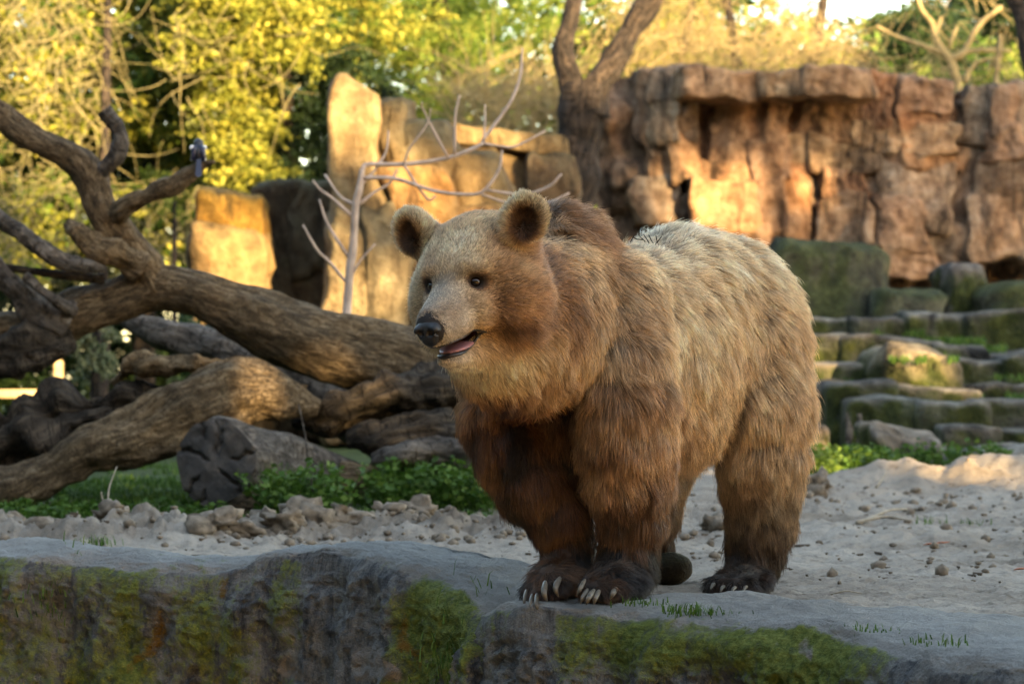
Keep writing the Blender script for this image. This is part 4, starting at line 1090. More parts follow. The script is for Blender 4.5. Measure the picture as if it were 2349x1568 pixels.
def region_pts(boxes, n, d0, d1, r, weights=None):
    """random points in survey boxes spread over a depth range"""
    ar = np.array([abs((b[2] - b[0]) * (b[3] - b[1])) * (b[4] if len(b) > 4 else 1) for b in boxes], float); k = r.choice(len(boxes), n, p=ar / ar.sum())
    B_ = np.array([b[:4] for b in boxes], float)[k]
    px = r.uniform(B_[:, 0], B_[:, 2]); py = r.uniform(B_[:, 1], B_[:, 3]); d = r.uniform(d0, d1, n)
    return np.stack([(px - 1174.5) * d / FPX, d - CAM_D, CAM_H + (880 - py) * d / FPX], 1)
def crown(parent, mat, boxes, d0, d1, nclump, per, csize, lsize, ratio, seed, droop=.4, flat=.6, base_tone=.5, name='crown'):
    r = np.random.default_rng(seed)
    cc = region_pts(boxes, nclump, d0, d1, r)
    keep = fbm(cc, .55, 2, seed % 6) > -.75
    cc = cc[keep]; m = len(cc)
    cd = r.normal(size=(m, 3)); cd[:, 2] = cd[:, 2] * .5 - droop; cd /= np.linalg.norm(cd, axis=1)[:, None]
    ctone = np.clip(base_tone + .22 * r.normal(size=m), 0, 1)
    k = np.repeat(np.arange(m), per)
    t = r.uniform(0, 1, len(k)) ** .8
    ofs = r.normal(size=(len(k), 3)) * (csize * .28 * (1 - .55 * t))[:, None] * np.array((1, 1, flat))
    C = cc[k] + cd[k] * (csize * 1.5 * t)[:, None] + ofs
    return leaves(name, C, lsize, ratio, mat, parent, ctone[k] + .12 * r.normal(size=len(k)), cd[k], .9, seed)
def tubes_mesh(name, paths, mat, parent, n=4):
    """many thin twigs in one part; paths = list of (pts (k,3), radii (k,))"""
    Vs, Fs, o = [], [], 0
    for pts, rad in paths:
        V, F = tube_arrays(np.asarray(pts, np.float32), np.asarray(rad, np.float32), n, False)
        Vs += V; Fs += [tuple(i + o for i in f) for f in F]; o += len(V)
    return mesh_obj(name, np.array(Vs), Fs, mat, parent)
SHL = [(-15.5, y_) for y_ in range(-12, 26, 4)]
def stem(name, ctrl, mat, parent, na=14, amp=.06, seed=0): return limb(name, ctrl, mat, parent, amp, .02, na, .05, seed)
def twig_paths(r, starts, length, curl, segs=9, rad=.006, dirs=None, grav=-.2):
    out = []
    for i, p in enumerate(starts):
        d = dirs[i] if dirs is not None else r.normal(size=3); d = d / np.linalg.norm(d)
        ln = length * r.uniform(.5, 1.3); bend = r.normal(size=3) * curl
        pts = [p]; q = np.array(p, float)
        for k in range(segs):
            bend = bend + r.normal(size=3) * curl * .45
            d = d + bend / segs + np.array((0, 0, grav / segs)); d /= np.linalg.norm(d); q = q + d * ln / segs; pts.append(q.copy())
        out.append((np.array(pts), np.linspace(rad, rad * .35, segs + 1)))
    return out
rt = np.random.default_rng(77)
# -- golden conifers on the left
def tree(name, label, cat, base, group=None): return empty(name, base, label, cat, group)
t = tree('conifer_tree', 'large golden green conifer filling the back left above the fallen trunk', 'tree', W(330, 930, 34))
stem('trunk', [(330, 960, 34, 26), (335, 600, 34, 22), (345, 300, 34, 18), (350, 0, 34, 15), (352, -250, 34, 10)], gbr_m, t, seed=41)
crown(t, yel_m, [(-120, -260, 620, 330), (60, 300, 520, 620, .7), (-150, 300, 120, 600, .6)], 31.5, 35.5, 3000, 46, .25, .080, .5, 3, .35, .55, .52)
crown(t, grn_m, [(-120, -260, 620, 330), (60, 300, 520, 620, .7), (-150, 300, 120, 600, .6)], 31.5, 35.5, 1100, 44, .25, .080, .45, 33, .35, .55, .42, 'green_crown')
t = tree('conifer_tree', 'drooping yellow green cedar between the forked trunk and the tallest pillar', 'tree', W(640, 930, 31.5))
stem('trunk', [(650, 960, 32, 24), (655, 500, 32, 20), (660, 0, 32, 14), (662, -250, 32, 10)], gbr_m, t, seed=42)
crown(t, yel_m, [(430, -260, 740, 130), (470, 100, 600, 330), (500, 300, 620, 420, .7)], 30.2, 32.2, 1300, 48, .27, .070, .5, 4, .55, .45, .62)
crown(t, drk_m, [(590, 110, 790, 440), (480, 330, 760, 470), (760, 60, 900, 300, .5)], 31.5, 33, 700, 40, .26, .070, .5, 5, .3, .6, .4, 'shade_coloured_crown')  # shade inside the cedar put into the colour as dark leaves
t = tree('evergreen_hedge', 'dark evergreen hedge closing the view behind the log pile', 'hedge', W(300, 940, 39))
crown(t, drk_m, [(-300, 250, 900, 960), (-300, -200, 800, 260, .8), (-2200, -100, -300, 960, .45)], 37, 40, 3700, 34, .5, .16, .6, 6, .2, .7, .5)
# curly golden willow on the far left
t = tree('corkscrew_willow', 'bare willow with curling golden twigs in front of the conifer', 'tree', W(240, 940, 29.5))
stem('trunk', [(235, 960, 29.5, 15), (236, 600, 29.5, 13), (240, 400, 29.5, 12), (243, 200, 29.5, 11), (248, 0, 29.5, 8), (250, -200, 29.5, 6)], gbr_m, t, seed=43)
st_ = region_pts([(-60, -100, 260, 420), (200, 420, 520, 600, 1.3), (-60, 400, 200, 620), (380, 0, 720, 240, .35)], 520, 29, 30.2, rt)
tubes_mesh('twigs', twig_paths(rt, st_, .85, 2.8, 11, .0058, np.stack([rt.normal(size=520), rt.normal(size=520) * .3, -np.abs(rt.normal(size=520)) * .7], 1), -1.0), curl_m, t, 4)
tubes_mesh('branches', twig_paths(rt, region_pts([(60, -100, 260, 400)], 16, 29.2, 29.8, rt), 1.3, 1.0, 10, .010, None, -.3), curl_m, t, 5)
# pine in the middle
t = tree('pine_tree', 'soft green pine rising behind the pillars and the buttress', 'tree', W(1010, 900, 33))
stem('trunk', [(1060, 960, 33.5, 26), (1040, 300, 33.5, 22), (1010, 0, 33.5, 18), (1000, -250, 33.5, 12)], gbr_m, t, seed=44)
stem('branch', [(1200, 110, 33, 8), (1120, 150, 33, 11), (1050, 190, 33.2, 14), (1020, 220, 33.5, 14)], twig_m, t, seed=45)
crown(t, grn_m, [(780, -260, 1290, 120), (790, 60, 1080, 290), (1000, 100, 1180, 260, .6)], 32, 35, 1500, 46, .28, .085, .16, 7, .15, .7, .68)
crown(t, yel_m, [(730, -260, 900, 120), (800, 0, 1000, 60)], 31.5, 33, 230, 44, .22, .060, .5, 8, .3, .6, .75, 'sun_coloured_crown')  # sunlight on the green pine put into the colour as golden leaves
t = tree('evergreen_hedge', 'olive green hedge behind the low coping and the pine trunk', 'hedge', W(1300, 900, 41))
crown(t, grn_m, [(760, -100, 1700, 500), (1350, 60, 2000, 320)], 38.5, 42, 1900, 34, .5, .15, .5, 9, .2, .7, .45)
# golden bare thicket above the wall
t = tree('bare_thicket', 'golden thicket of bare branches standing above the low coping', 'shrub', W(1190, 700, 31))
n_ = 520
st_ = region_pts([(1040, 200, 1300, 330)], n_, 30, 32, rt)
tubes_mesh('twigs', twig_paths(rt, st_, .85, .9, 7, .0065, np.stack([rt.normal(size=n_) * .7, rt.normal(size=n_) * .4, rt.uniform(.1, 1, n_)], 1), -.25), twig_m, t, 4)
t = tree('willow_tree', 'golden bare willow with dense hanging twigs above the overhang slab', 'tree', W(1690, 700, 33))
stem('trunk', [(1688, 600, 33, 13), (1690, 180, 33, 12), (1683, 90, 33, 11), (1672, 30, 33, 10), (1650, -60, 33, 9)], gbr_m, t, seed=46)
stem('limb', [(1860, 300, 33.3, 14), (1865, 160, 33.3, 13), (1880, 60, 33.3, 12), (1895, -40, 33.3, 10)], gbr_m, t, seed=47)
stem('limb', [(1545, 200, 33.3, 9), (1570, 110, 33.3, 9), (1585, 20, 33.3, 8), (1590, -60, 33.3, 7)], gbr_m, t, seed=48)
n_ = 1650
st_ = region_pts([(1390, -120, 1640, 190, 1.1), (1640, 60, 1960, 190, 1.2), (1760, -80, 1880, 70, .7), (1430, 80, 1960, 200, .8), (1560, -120, 1630, 60, .3)], n_, 31.5, 34.5, rt)
tubes_mesh('twigs', twig_paths(rt, st_, .75, 1.1, 7, .0060, np.stack([rt.normal(size=n_) * .8, rt.normal(size=n_) * .4, rt.normal(size=n_) * .6], 1), -.7), twig_m, t, 3)
crown(t, yel_m, [(1400, -60, 1620, 190), (1640, 90, 1960, 190), (1780, -60, 1880, 80, .8)], 32.5, 34.5, 260, 26, .22, .045, .5, 10, .3, .7, .9, 'buds')
# dark pines on the right
for i, (x0, y0, x1, y1, dd, lab, sd) in enumerate([(1985, 20, 2200, 230, 40, 'round dark green pine crown standing against the sky', 12), (2150, -200, 2420, 230, 42, 'tall dark green pine behind the bare twisted tree', 13), (1960, 110, 2120, 240, 44, 'small distant green tree low behind the wall top', 14)]):
    t = tree('pine_tree', lab, 'tree', W((x0 + x1) / 2, 600, dd))
    stem('trunk', [((x0 + x1) / 2, 620, dd, 14), ((x0 + x1) / 2 + 5, y1, dd, 13), ((x0 + x1) / 2 + 12, (y0 + y1) / 2, dd, 9)], gbr_m, t, seed=50 + i)
    cx, cy, rx, ry = (x0 + x1) / 2, (y0 + y1) / 2, (x1 - x0) / 2, (y1 - y0) / 2
    bxs = [(cx - rx * a_, cy - ry * b_, cx + rx * a_, cy + ry * b_) for a_, b_ in ((1, .55), (.8, .8), (.5, 1))]
    crown(t, drk_m if i < 2 else grn_m, bxs, dd - 1, dd + 1.6, [620, 900, 300][i], 40, .34, .10, .4, sd, .1, .7, .55)
t = tree('pine_tree', 'leafy sunlit shrub at the wall top under the twisted tree', 'shrub', W(2280, 600, 33))
stem('trunk', [(2290, 420, 33, 8), (2292, 200, 33, 7), (2296, 90, 33, 5)], gbr_m, t, seed=55)
crown(t, grn_m, [(2030, 130, 2180, 200, .5), (2200, 90, 2420, 210)], 32, 34, 150, 30, .20, .055, .5, 15, .2, .7, .8)
# far hedge behind the wall
t = tree('evergreen_hedge', 'distant dark tree line low behind the rock wall', 'hedge', W(1900, 600, 50))
crown(t, drk_m, [(1300, 110, 2700, 420), (2600, 0, 3800, 1000, .4)], 48, 52, 1500, 30, .7, .22, .6, 16, .2, .7, .5)
# twisted bare tree above the wall, right
t = tree('bare_tree', 'pale twisted bare tree growing above the rock wall', 'tree', W(2195, 600, 31))
for cp in ([(2200, 420, 31, 12), (2197, 205, 31, 11), (2190, 170, 31, 11), (2178, 137, 31, 10), (2160, 115, 31, 9), (2143, 80, 31, 8), (2138, 55, 31, 7), (2118, 30, 31, 6), (2103, -5, 31, 6), (2090, -40, 31, 5)],
           [(2178, 137, 31, 8), (2205, 125, 31, 8), (2222, 100, 31, 7), (2235, 75, 31, 7), (2260, 45, 31, 6), (2298, 16, 31, 5)], [(2190, 132, 31, 6), (2225, 118, 31, 6), (2262, 115, 31, 5), (2320, 117, 31, 4)],
           [(2143, 85, 31, 5), (2152, 60, 31, 5), (2160, 40, 31, 3)], [(2170, 125, 31, 6), (2120, 105, 31, 5), (2060, 85, 31, 4), (2010, 60, 31, 3)], [(2178, 110, 31, 5), (2190, 75, 31, 4), (2196, 60, 31, 3)], [(2215, 190, 31, 6), (2222, 165, 31, 5), (2250, 140, 31, 4), (2300, 132, 31, 3)], [(2290, 220, 31, 8), (2285, 180, 31, 7), (2292, 120, 31, 7), (2294, 80, 31, 5)]):
    stem('branch' if cp[0][1] < 400 else 'trunk', cp, twig_m, t, 8, .08, len(cp))
tubes_mesh('twigs', twig_paths(rt, region_pts([(1980, 130, 2340, 215), (2080, 0, 2340, 140, .4)], 150, 30.6, 31.4, rt), .6, 1.0, 7, .006, None, .2), twig_m, t, 4)
t = tree('pine_tree', 'dark leaning pine trunk crossing the top right corner', 'tree', W(2400, 600, 27))
stem('trunk', [(2420, 620, 27, 26), (2390, 300, 27, 24), (2350, 60, 27, 21), (2318, -20, 27, 19), (2290, -120, 27, 17)], gbr_m, t, seed=58)
# forked pine in front of the wall
t = tree('forked_pine', 'thick forked pine trunk between the buttress and the rock wall', 'tree', W(1290, 1000, 25.2))
limb('trunk', [(1270, 1010, 25.4, 95), (1280, 760, 25.4, 88), (1288, 480, 25.3, 78), (1308, 400, 25.2, 66), (1333, 310, 25.1, 57), (1342, 230, 25, 54), (1345, 195, 25, 48)], gbr_m, t, .08, .06, 36, .06, 60)
limb('limb', [(1330, 260, 25, 40), (1312, 190, 25, 30), (1298, 140, 25, 25), (1295, 100, 25, 23), (1306, 50, 25, 21), (1318, 0, 25, 19), (1330, -80, 25, 18)], gbr_m, t, .08, .05, 24, .05, 61)
limb('limb', [(1352, 260, 25, 45), (1372, 190, 25, 34), (1398, 145, 25, 31), (1432, 95, 25, 30), (1475, 30, 25, 28), (1515, -40, 25, 26), (1560, -120, 25, 24)], gbr_m, t, .08, .05, 28, .05, 62)
# bare sapling
t = tree('bare_sapling', 'slender bare sapling with curving twigs beside the fallen trunk', 'tree', W(797, 760, 15.8))
SD = 15.8
for i, cp in enumerate([[(790, 900, 14), (795, 725, 13), (803, 620, 12), (809, 573, 11), (816, 475, 11), (825, 431, 9), (831, 388, 8)],
    [(831, 388, 7), (845, 377, 7), (926, 377, 6.5), (1028, 362, 6), (1101, 333, 5), (1112, 315, 5), (1167, 241, 4.5), (1193, 176, 4), (1198, 110, 2)], [(1043, 355, 4), (1044, 270, 4), (1054, 219, 3)], [(1028, 362, 4), (1000, 310, 3.5), (970, 250, 2.5), (968, 235, 2)],
    [(1109, 329, 4), (1150, 336, 3.5), (1185, 335, 3.5), (1251, 300, 2.5)], [(1110, 325, 3.5), (1112, 280, 3), (1113, 240, 2)], [(831, 408, 6), (907, 410, 6), (999, 439, 5.5), (1083, 446, 5), (1116, 432, 4.5), (1145, 388, 4), (1152, 344, 2.5)],
    [(1116, 436, 4), (1200, 446, 4), (1259, 428, 4), (1288, 399, 3)], [(1105, 446, 4), (1175, 468, 4), (1251, 468, 4), (1306, 443, 3)], [(926, 377, 3.5), (944, 406, 3.5), (981, 457, 3.5), (999, 450, 3)], [(926, 377, 3.5), (940, 340, 3), (980, 285, 2.5), (988, 250, 2)],
    [(812, 501, 6), (761, 454, 5), (735, 436, 4), (717, 413, 3)], [(815, 470, 5), (780, 450, 4), (745, 400, 3)], [(800, 590, 5), (754, 519, 4.5), (732, 457, 3)], [(800, 655, 5), (755, 600, 4.5), (728, 574, 4), (695, 516, 3)],
    [(820, 472, 5), (860, 440, 4), (893, 421, 4), (911, 388, 3)], [(828, 425, 4), (860, 390, 3.5), (886, 347, 3), (891, 300, 2)], [(803, 640, 4), (825, 600, 3.5), (860, 560, 2.5)]]):
    limb('trunk' if i == 0 else 'twig', [(a_, b_, SD + .12 * math.sin(i * 1.7) * (k_ / len(cp)), c_ * .82) for k_, (a_, b_, c_) in enumerate(cp)], sap_m, t, .04, 0, 10, .03, 70 + i)
# ivy stump and low bushes behind the logs
t = tree('ivy_clump', 'pale ivy hanging in a column under the arched trunk', 'plant', W(220, 1000, 17.5))
stem('stem', [(218, 1040, 17.5, 14), (220, 860, 17.5, 12), (224, 700, 17.5, 10)], gbr_m, t, seed=63)
crown(t, ivy_m, [(178, 720, 258, 870)], 17.2, 17.8, 120, 12, .05, .040, .7, 17, .8, .8, .6)
for (x0, y0, x1, y1, dd, lab, sd, nn) in [(-80, 790, 125, 935, 26, 'sunlit bright green bush behind the wooden rail', 18, 260), (420, 740, 640, 860, 19, 'shaded green bush under the arch of the trunk', 19, 160), (330, 400, 470, 470, 28, 'small bright leafy shrub below the perched bird', 20, 60)]:
    t = tree('bush', lab, 'bush', W((x0 + x1) / 2, 990, dd))
    stem('stem', [((x0 + x1) / 2, 1010, dd, 8), ((x0 + x1) / 2, (y0 + y1) / 2, dd, 5)], gbr_m, t, seed=64)
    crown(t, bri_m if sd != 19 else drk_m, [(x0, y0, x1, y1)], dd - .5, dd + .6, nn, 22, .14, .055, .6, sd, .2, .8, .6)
# ---- unseen trees added to block light; gaps cut in crowns where sun should fall
SUNV = np.array(SUN_DIR)
HOLES = [  # crown gaps cut for sun patches: survey point, distance, radius (m)
    (790, 195, 22, .25), (845, 225, 22, .25), (800, 260, 22, .22), (855, 275, 22, .15), (985, 415, 22, .22), (1050, 425, 22, .22), (1100, 440, 22, .18), (1020, 460, 22, .20), (800, 640, 22, .10), (860, 680, 22, .20), (780, 690, 22, .12), (500, 470, 22.2, .20), (535, 530, 22.2, .28), (505, 590, 22.2, .25), (550, 610, 22.2, .24), (470, 540, 22.2, .2),
    (1650, 400, 29, .16), (1690, 415, 29, .20), (1640, 450, 29, .22), (1680, 470, 29, .16), (1735, 395, 29, .08), (1395, 350, 29, .16), (1393, 420, 29, .14), (1750, 530, 29, .10), (1925, 400, 29, .12), (1570, 410, 29, .08), (1620, 380, 29, .1),
    (1950, 850, 21.6, .16), (2110, 822, 21.1, .20), (2050, 815, 21.1, .12), (2170, 820, 21.1, .14), (1880, 800, 22.7, .06), (2110, 1092, 15.3, .10), (2180, 1098, 15.3, .08), (1875, 1010, 16.4, .05), (270, 1092, 15.5, .20), (330, 1092, 15.5, .1), (200, 1093, 15.5, .1), (120, 860, 25, .5), (40, 900, 25, .5), (1180, 300, 24.2, .2), (1100, 300, 24.2, .2), (1250, 305, 24.2, .15),
    (1400, 150, 25, .18), (1470, 60, 25, .25)]
hc = np.array([np.array(W(a_, b_, c_)) for a_, b_, c_, _ in HOLES]); hr = np.array([h_[3] for h_ in HOLES])
OY = -17.0
def added_shade_tree(i, x, y, z0, z1, wid, lab):
    r = np.random.default_rng(300 + i)
    t = tree('added_shade_tree', lab, 'tree', Vector((x, y, -2)))
    V, F = tube_arrays(np.array([(x, y, -2), (x + .2, y, 4), (x, y, z1 - 2)], np.float32), np.array([.35, .28, .1], np.float32), 12)
    mesh_obj('trunk', V, F, gbr_m, t); attr(t.children[0], 'bark', np.array(V) * .3)
    n = int(wid * (z1 - z0) * (74 if x > 2 else 34))
    sd_ = i >= 40
    C = np.stack([x + r.uniform(-wid / 2, wid / 2, n) * (.6 if sd_ else 1), y + r.uniform(-1.3, 1.3, n) * (1.7 if sd_ else 1), r.uniform(z0, z1, n)], 1)
    keep = np.ones(n, bool)
    for c_, q_ in zip(hc, hr):
        v = C - c_; s_ = v @ SUNV; dist = np.linalg.norm(v - s_[:, None] * SUNV, axis=1); keep &= dist > q_ + .22
    C = C[keep]
    leaves('crown', C, .62, .8, drk_m, t, .5 + .2 * r.normal(size=len(C)), None, .8, 300 + i)
SHX = np.arange(-33, 44, 3.4)
for i, x in enumerate(SHX):
    top = (15.3 if x > 26.2 else 13.0) + .4 * math.sin(i * 2.1)
    added_shade_tree(i, float(x), OY + .4 * math.sin(i), -1.5, top, 4.2, 'unseen tree added behind the camera to block the sun, with cut gaps')
for i, (x, y) in enumerate(SHL): added_shade_tree(40 + i, float(x), float(y), -1.5, 10.5 + math.sin(i * 1.3), 4.4, 'unseen tree added on the left to block sky light')  # side row added out of view to cut sky light from the left
for o in list(COL.objects):
    if o.name.startswith('added_shade_tree'): o['group'] = 'unseen trees added behind the camera to block the sun' if 'behind' in o['label'] else 'unseen trees added on the left to block sky light'
# ================================================================== plants, soil, bird, fence, litter
def gz1(x, y): return float(ground_z(np.array([x]), np.array([y]))[0])
def blades(name, C, hgt, wid, mat, parent, tone, seed, lean=.5):
    """bent grass blades standing on points C"""
    r = np.random.default_rng(seed); n = len(C)
    a = r.uniform(0, 6.283, n); dr = np.stack([np.cos(a), np.sin(a), 0 * a], 1); sd = np.stack([-np.sin(a), np.cos(a), 0 * a], 1)
    h = (hgt * r.uniform(.5, 1.3, n))[:, None]; w_ = (wid * r.uniform(.7, 1.3, n))[:, None]; le = (lean * r.uniform(.2, 1.2, n))[:, None]
    up_ = np.array((0, 0, 1.))
    V = np.stack([C - sd * w_ / 2, C + sd * w_ / 2, C + up_ * h * .6 + dr * le * h * .3 + sd * w_ * .35, C + up_ * h * .6 + dr * le * h * .3 - sd * w_ * .35, C + up_ * h * (1 - .3 * le) + dr * le * h], 1).reshape(-1, 3)
    b = np.arange(n) * 5
    F = [t for i in b for t in ((i, i + 1, i + 2, i + 3), (i + 3, i + 2, i + 4))]
    o = mesh_obj(name, V, F, mat, parent, False); attr(o, 'lc', np.repeat(np.clip(tone, 0, 1), 5)); return o
def ground_pts(boxes, n, r):
    """points on the ground inside plan boxes (px0, d0, px1, d1)"""
    ar = np.array([(b[2] - b[0]) * (b[3] - b[1]) * (b[4] if len(b) > 4 else 1) for b in boxes], float); k = r.choice(len(boxes), n, p=ar / ar.sum()); B_ = np.array([b[:4] for b in boxes], float)[k]
    px = r.uniform(B_[:, 0], B_[:, 2]); d = r.uniform(B_[:, 1], B_[:, 3])
    x = (px - 1174.5) * d / FPX; y = d - CAM_D
    return np.stack([x, y, ground_z(x, y)], 1)
rg2 = np.random.default_rng(5)
C = ground_pts([(-150, 12.6, 560, 15.0), (560, 12.3, 1230, 14.2), (-150, 14.5, 900, 18, 1.1)], 24000, rg2)
C = C[fbm(C, .7, 3, 1) > -.45]
g_ = blades('grass', C, .050, .008, gra_m, None, .45 + .25 * rg2.normal(size=len(C)), 1, .8)
tag(g_, 'short green grass growing round the logs', 'grass', kind='stuff')
# leafy weeds
def weed(label, boxes, n, h, seed, tone=.55):
    r = np.random.default_rng(seed); t = empty('weed_patch', None or (0, 0, 0), label, 'weeds')
    P0 = ground_pts(boxes, n, r); t.location = P0.mean(0)
    paths = []; LC = []; LD = []
    for p in P0:
        hh = h * r.uniform(.5, 1.15); d = np.array((r.normal() * .3, r.normal() * .3, 1)); d /= np.linalg.norm(d)
        pts = np.array([p, p + d * hh * .5, p + d * hh + np.array((r.normal(), r.normal(), 0)) * hh * .12]); paths.append((pts, np.array([.003, .0025, .0015])))
        for k in range(int(7 + hh * 26)):
            t_ = r.uniform(.2, 1); a = r.uniform(0, 6.283); o_ = np.array((math.cos(a), math.sin(a), r.uniform(-.2, .4))); LC.append(p + d * hh * t_ + o_ * .022); LD.append(o_)
    tubes_mesh('stems', paths, gra_m, t, 3); tag(t.children[0], kind='stuff'); attr(t.children[0], 'lc', np.full(len(t.children[0].data.vertices), .4))
    leaves('leaves', np.array(LC), .042, .62, gra_m, t, tone + .2 * r.normal(size=len(LC)), np.array(LD), .35, seed)
    return t
weed('dense leafy green weeds in front of the broken root wood', [(850, 13.2, 1130, 13.8)], 330, .22, 21, .5)
weed('upright leafy weeds beside the sawn log', [(610, 12.4, 790, 12.9)], 130, .26, 22, .5)
weed('low green weeds along the foot of the pale log', [(-40, 12.7, 520, 13.3)], 260, .085, 23, .45)
weed('green weeds among the low rocks behind the bear', [(1915, 16.2, 2070, 16.9), (2080, 16.7, 2300, 17.0)], 230, .20, 24, .5)
weed('yellowish weeds at the foot of the small pale stone', [(1850, 15.9, 1915, 16.2)], 50, .18, 25, .95)
# moss and grass growing on the steps
def step_tufts():
    r = np.random.default_rng(9); C = []
    for (x0, x1, y, dd, n) in [(2000, 2120, 770, 23.3, 300), (2120, 2260, 790, 23.0, 700), (2220, 2349, 806, 22.4, 300), (2040, 2200, 830, 20.95, 500), (1920, 2010, 885, 21.2, 300), (2220, 2349, 918, 20.9, 300), (2270, 2400, 870, 21.8, 200), (1930, 1990, 1000, 19.6, 200)]:
        px = r.uniform(x0, x1, n); d = dd + r.uniform(-.12, .45, n); py = y + r.normal(0, 3, n) - (d - dd) * 12
        kp = NZ[2](np.stack([px * .03, d * 2, 0 * d], 1), .35) > -.1; px, py, d = px[kp], py[kp], d[kp]
        C.append(np.stack([(px - 1174.5) * d / FPX, d - CAM_D, CAM_H + (880 - py) * d / FPX], 1))
    C = np.concatenate(C)
    o = blades('step_grass', C, .055, .014, gra_m, None, .5 + .25 * r.normal(size=len(C)), 3, .9)
    tag(o, 'grass and moss growing in the joints of the rock steps', 'grass', kind='stuff')
step_tufts()
# tufts on the ledge
for k, (px, py, dd, n, h, lab) in enumerate([(1478, 1386, 7.62, 46, .022, 'tiny grass tuft beside the bear\'s front paw'), (1570, 1402, 7.52, 60, .030, 'grass tuft on the ledge with a flat leaf'), (1602, 1410, 7.46, 80, .032, 'widest grass tuft on the ledge lip'), (1965, 1444, 7.08, 36, .018, 'sparse dark grass tuft on the slab edge'), (2010, 1450, 7.02, 20, .018, 'few grass blades on the slab edge'), (2152, 1478, 6.72, 40, .028, 'small upright grass tuft in the slab crack'),
                                          (1092, 1440, 8.08, 190, .05, 'bushy green tuft hanging on the mossy rock face by the crack'), (1050, 1515, 8.06, 150, .05, 'lower green tuft on the mossy rock face'), (1110, 1520, 7.98, 70, .04, 'small green tuft low beside the rock crack'), (150, 1330, 9.16, 90, .045, 'green tuft on the rim below the dusty top'), (118, 1392, 9.08, 60, .04, 'sparse green tuft on the dark rim face'), (225, 1240, 10.6, 60, .05, 'lone green tuft on the pale soil'), (2130, 1195, 12.2, 30, .05, 'lone sprout beside the dry sticks'), (2230, 1205, 12.0, 24, .03, 'tiny green sprout on the bare ground')]):
    r = np.random.default_rng(500 + k); c = np.array(W(px, py, dd))
    on_face = 'face' in lab or 'rim below' in lab or 'crack' in lab and k > 5
    if k >= 11: c[2] = gz1(c[0], c[1])
    sp = .05 if on_face else .035 + .02 * (k == 2)
    C = c + r.normal(size=(n, 3)) * np.array((sp, .02, sp if on_face else .004))
    if on_face: C[:, 1] += .0
    t = blades('grass_tuft', C, h, .0042, gra_m, None, .55 + .2 * r.normal(size=n), 600 + k, 1.0)
    tag(t, lab, 'grass', kind='stuff')
# soil clods and pebbles
def lump(r, c, s):
    V = CLV * s * r.uniform(.7, 1.2, 3) * (1 + .16 * r.normal(size=(len(CLV), 1))); a = r.uniform(0, 6.28)
    V = V @ np.array(((math.cos(a), -math.sin(a), 0), (math.sin(a), math.cos(a), 0), (0, 0, 1.))); return V * np.array((1, 1, .75)) + c
bm_ = bmesh.new(); bmesh.ops.create_icosphere(bm_, subdivisions=1, radius=1); CLV = np.array([v.co[:] for v in bm_.verts]); CLF = np.array([[v.index for v in f.verts] for f in bm_.faces]); bm_.free()
bm_ = bmesh.new(); bmesh.ops.create_icosphere(bm_, subdivisions=3, radius=1); CHV = np.array([v.co[:] for v in bm_.verts]); CHF = np.array([[v.index for v in f.verts] for f in bm_.faces]); bm_.free()
clod_m = plain('dry_soil', (.175, .136, .100), .95, .55, 30)
Vs, Fs = [], []
P0 = ground_pts([(-100, 10.6, 1220, 12.4, 1.0), (560, 10.8, 1000, 11.9, 1.2), (1500, 10, 1700, 12.6, .8), (1850, 12.5, 2349, 15, .35), (1850, 8.5, 2400, 12, .12)], 900, rg2)
for i, p in enumerate(P0):
    s_ = .006 + .026 * rg2.random() ** 3
    Vs.append(lump(rg2, p + np.array((0, 0, s_ * .25)), s_)); Fs.append(CLF + i * len(CLV))
o = mesh_obj('soil_crumbs', np.concatenate(Vs), np.concatenate(Fs), clod_m, None, False); tag(o, 'loose crumbs of dry soil and pebbles strewn over the ground', 'soil', kind='stuff')
for k, (px, dd, s_) in enumerate([(487, 10.9, .075), (655, 11.1, .06), (705, 11.3, .085), (740, 11.25, .07), (790, 11.35, .065), (620, 11.5, .05), (120, 11.2, .07), (250, 11.3, .06), (960, 11.9, .07), (1150, 11.9, .06), (560, 11.0, .05), (330, 11.9, .06), (880, 11.6, .05), (30, 11.6, .05), (1880, 14.2, .08), (1640, 11.2, .05)]):
    r = np.random.default_rng(700 + k); x = (px - 1174.5) * dd / FPX; y = dd - CAM_D; c = np.array((x, y, gz1(x, y) + s_ * .25))
    V = CHV * s_ * np.array((1.25, .9, .75)); f = fbm(CHV + k * 3, .35, 3, k % 5); f2 = fbm(CHV + k * 3, 1.1, 3, (k + 2) % 5); V = V * (1 + .26 * f + .16 * np.round(f2 * 2) / 2 + .05 * f2)[:, None]
    o = mesh_obj('soil_clod', V + c, CHF, clod_m, None, False)
    tag(o, 'pale dry clod of earth on the churned soil', 'clod', 'clods of earth on the churned soil')
# sticks, twigs, leaves
stick_m = plain('dry_stick', (.30, .25, .19), .85, .3, 30)
def stick(label, pts, rad, mat=stick_m, sink=True):
    P_ = []
    for (px, d, dz) in pts:
        x = (px - 1174.5) * d / FPX; P_.append((x, d - CAM_D, gz1(x, d - CAM_D) + dz))
    o = tube('stick', spline(P_, 12), np.linspace(rad, rad * .6, 12), mat, None, 7); tag(o, label, 'stick'); return o
stick('long pale dry stick lying on the bare ground', [(1965, 12.15, .010), (2030, 12.25, .014), (2092, 12.2, .012)], .010)
stick('shorter dry stick crossing the long pale stick', [(1985, 12.3, .012), (2040, 12.6, .03), (2080, 12.75, .035)], .008)
stick('thin dark twig on the ground behind the hind paw', [(1905, 8.35, .006), (1940, 8.35, .007), (1978, 8.36, .006)], .003)
stick('short broken twig among the soil on the right', [(2010, 14.2, .0), (2025, 14.3, .05), (2035, 14.35, .1)], .008)
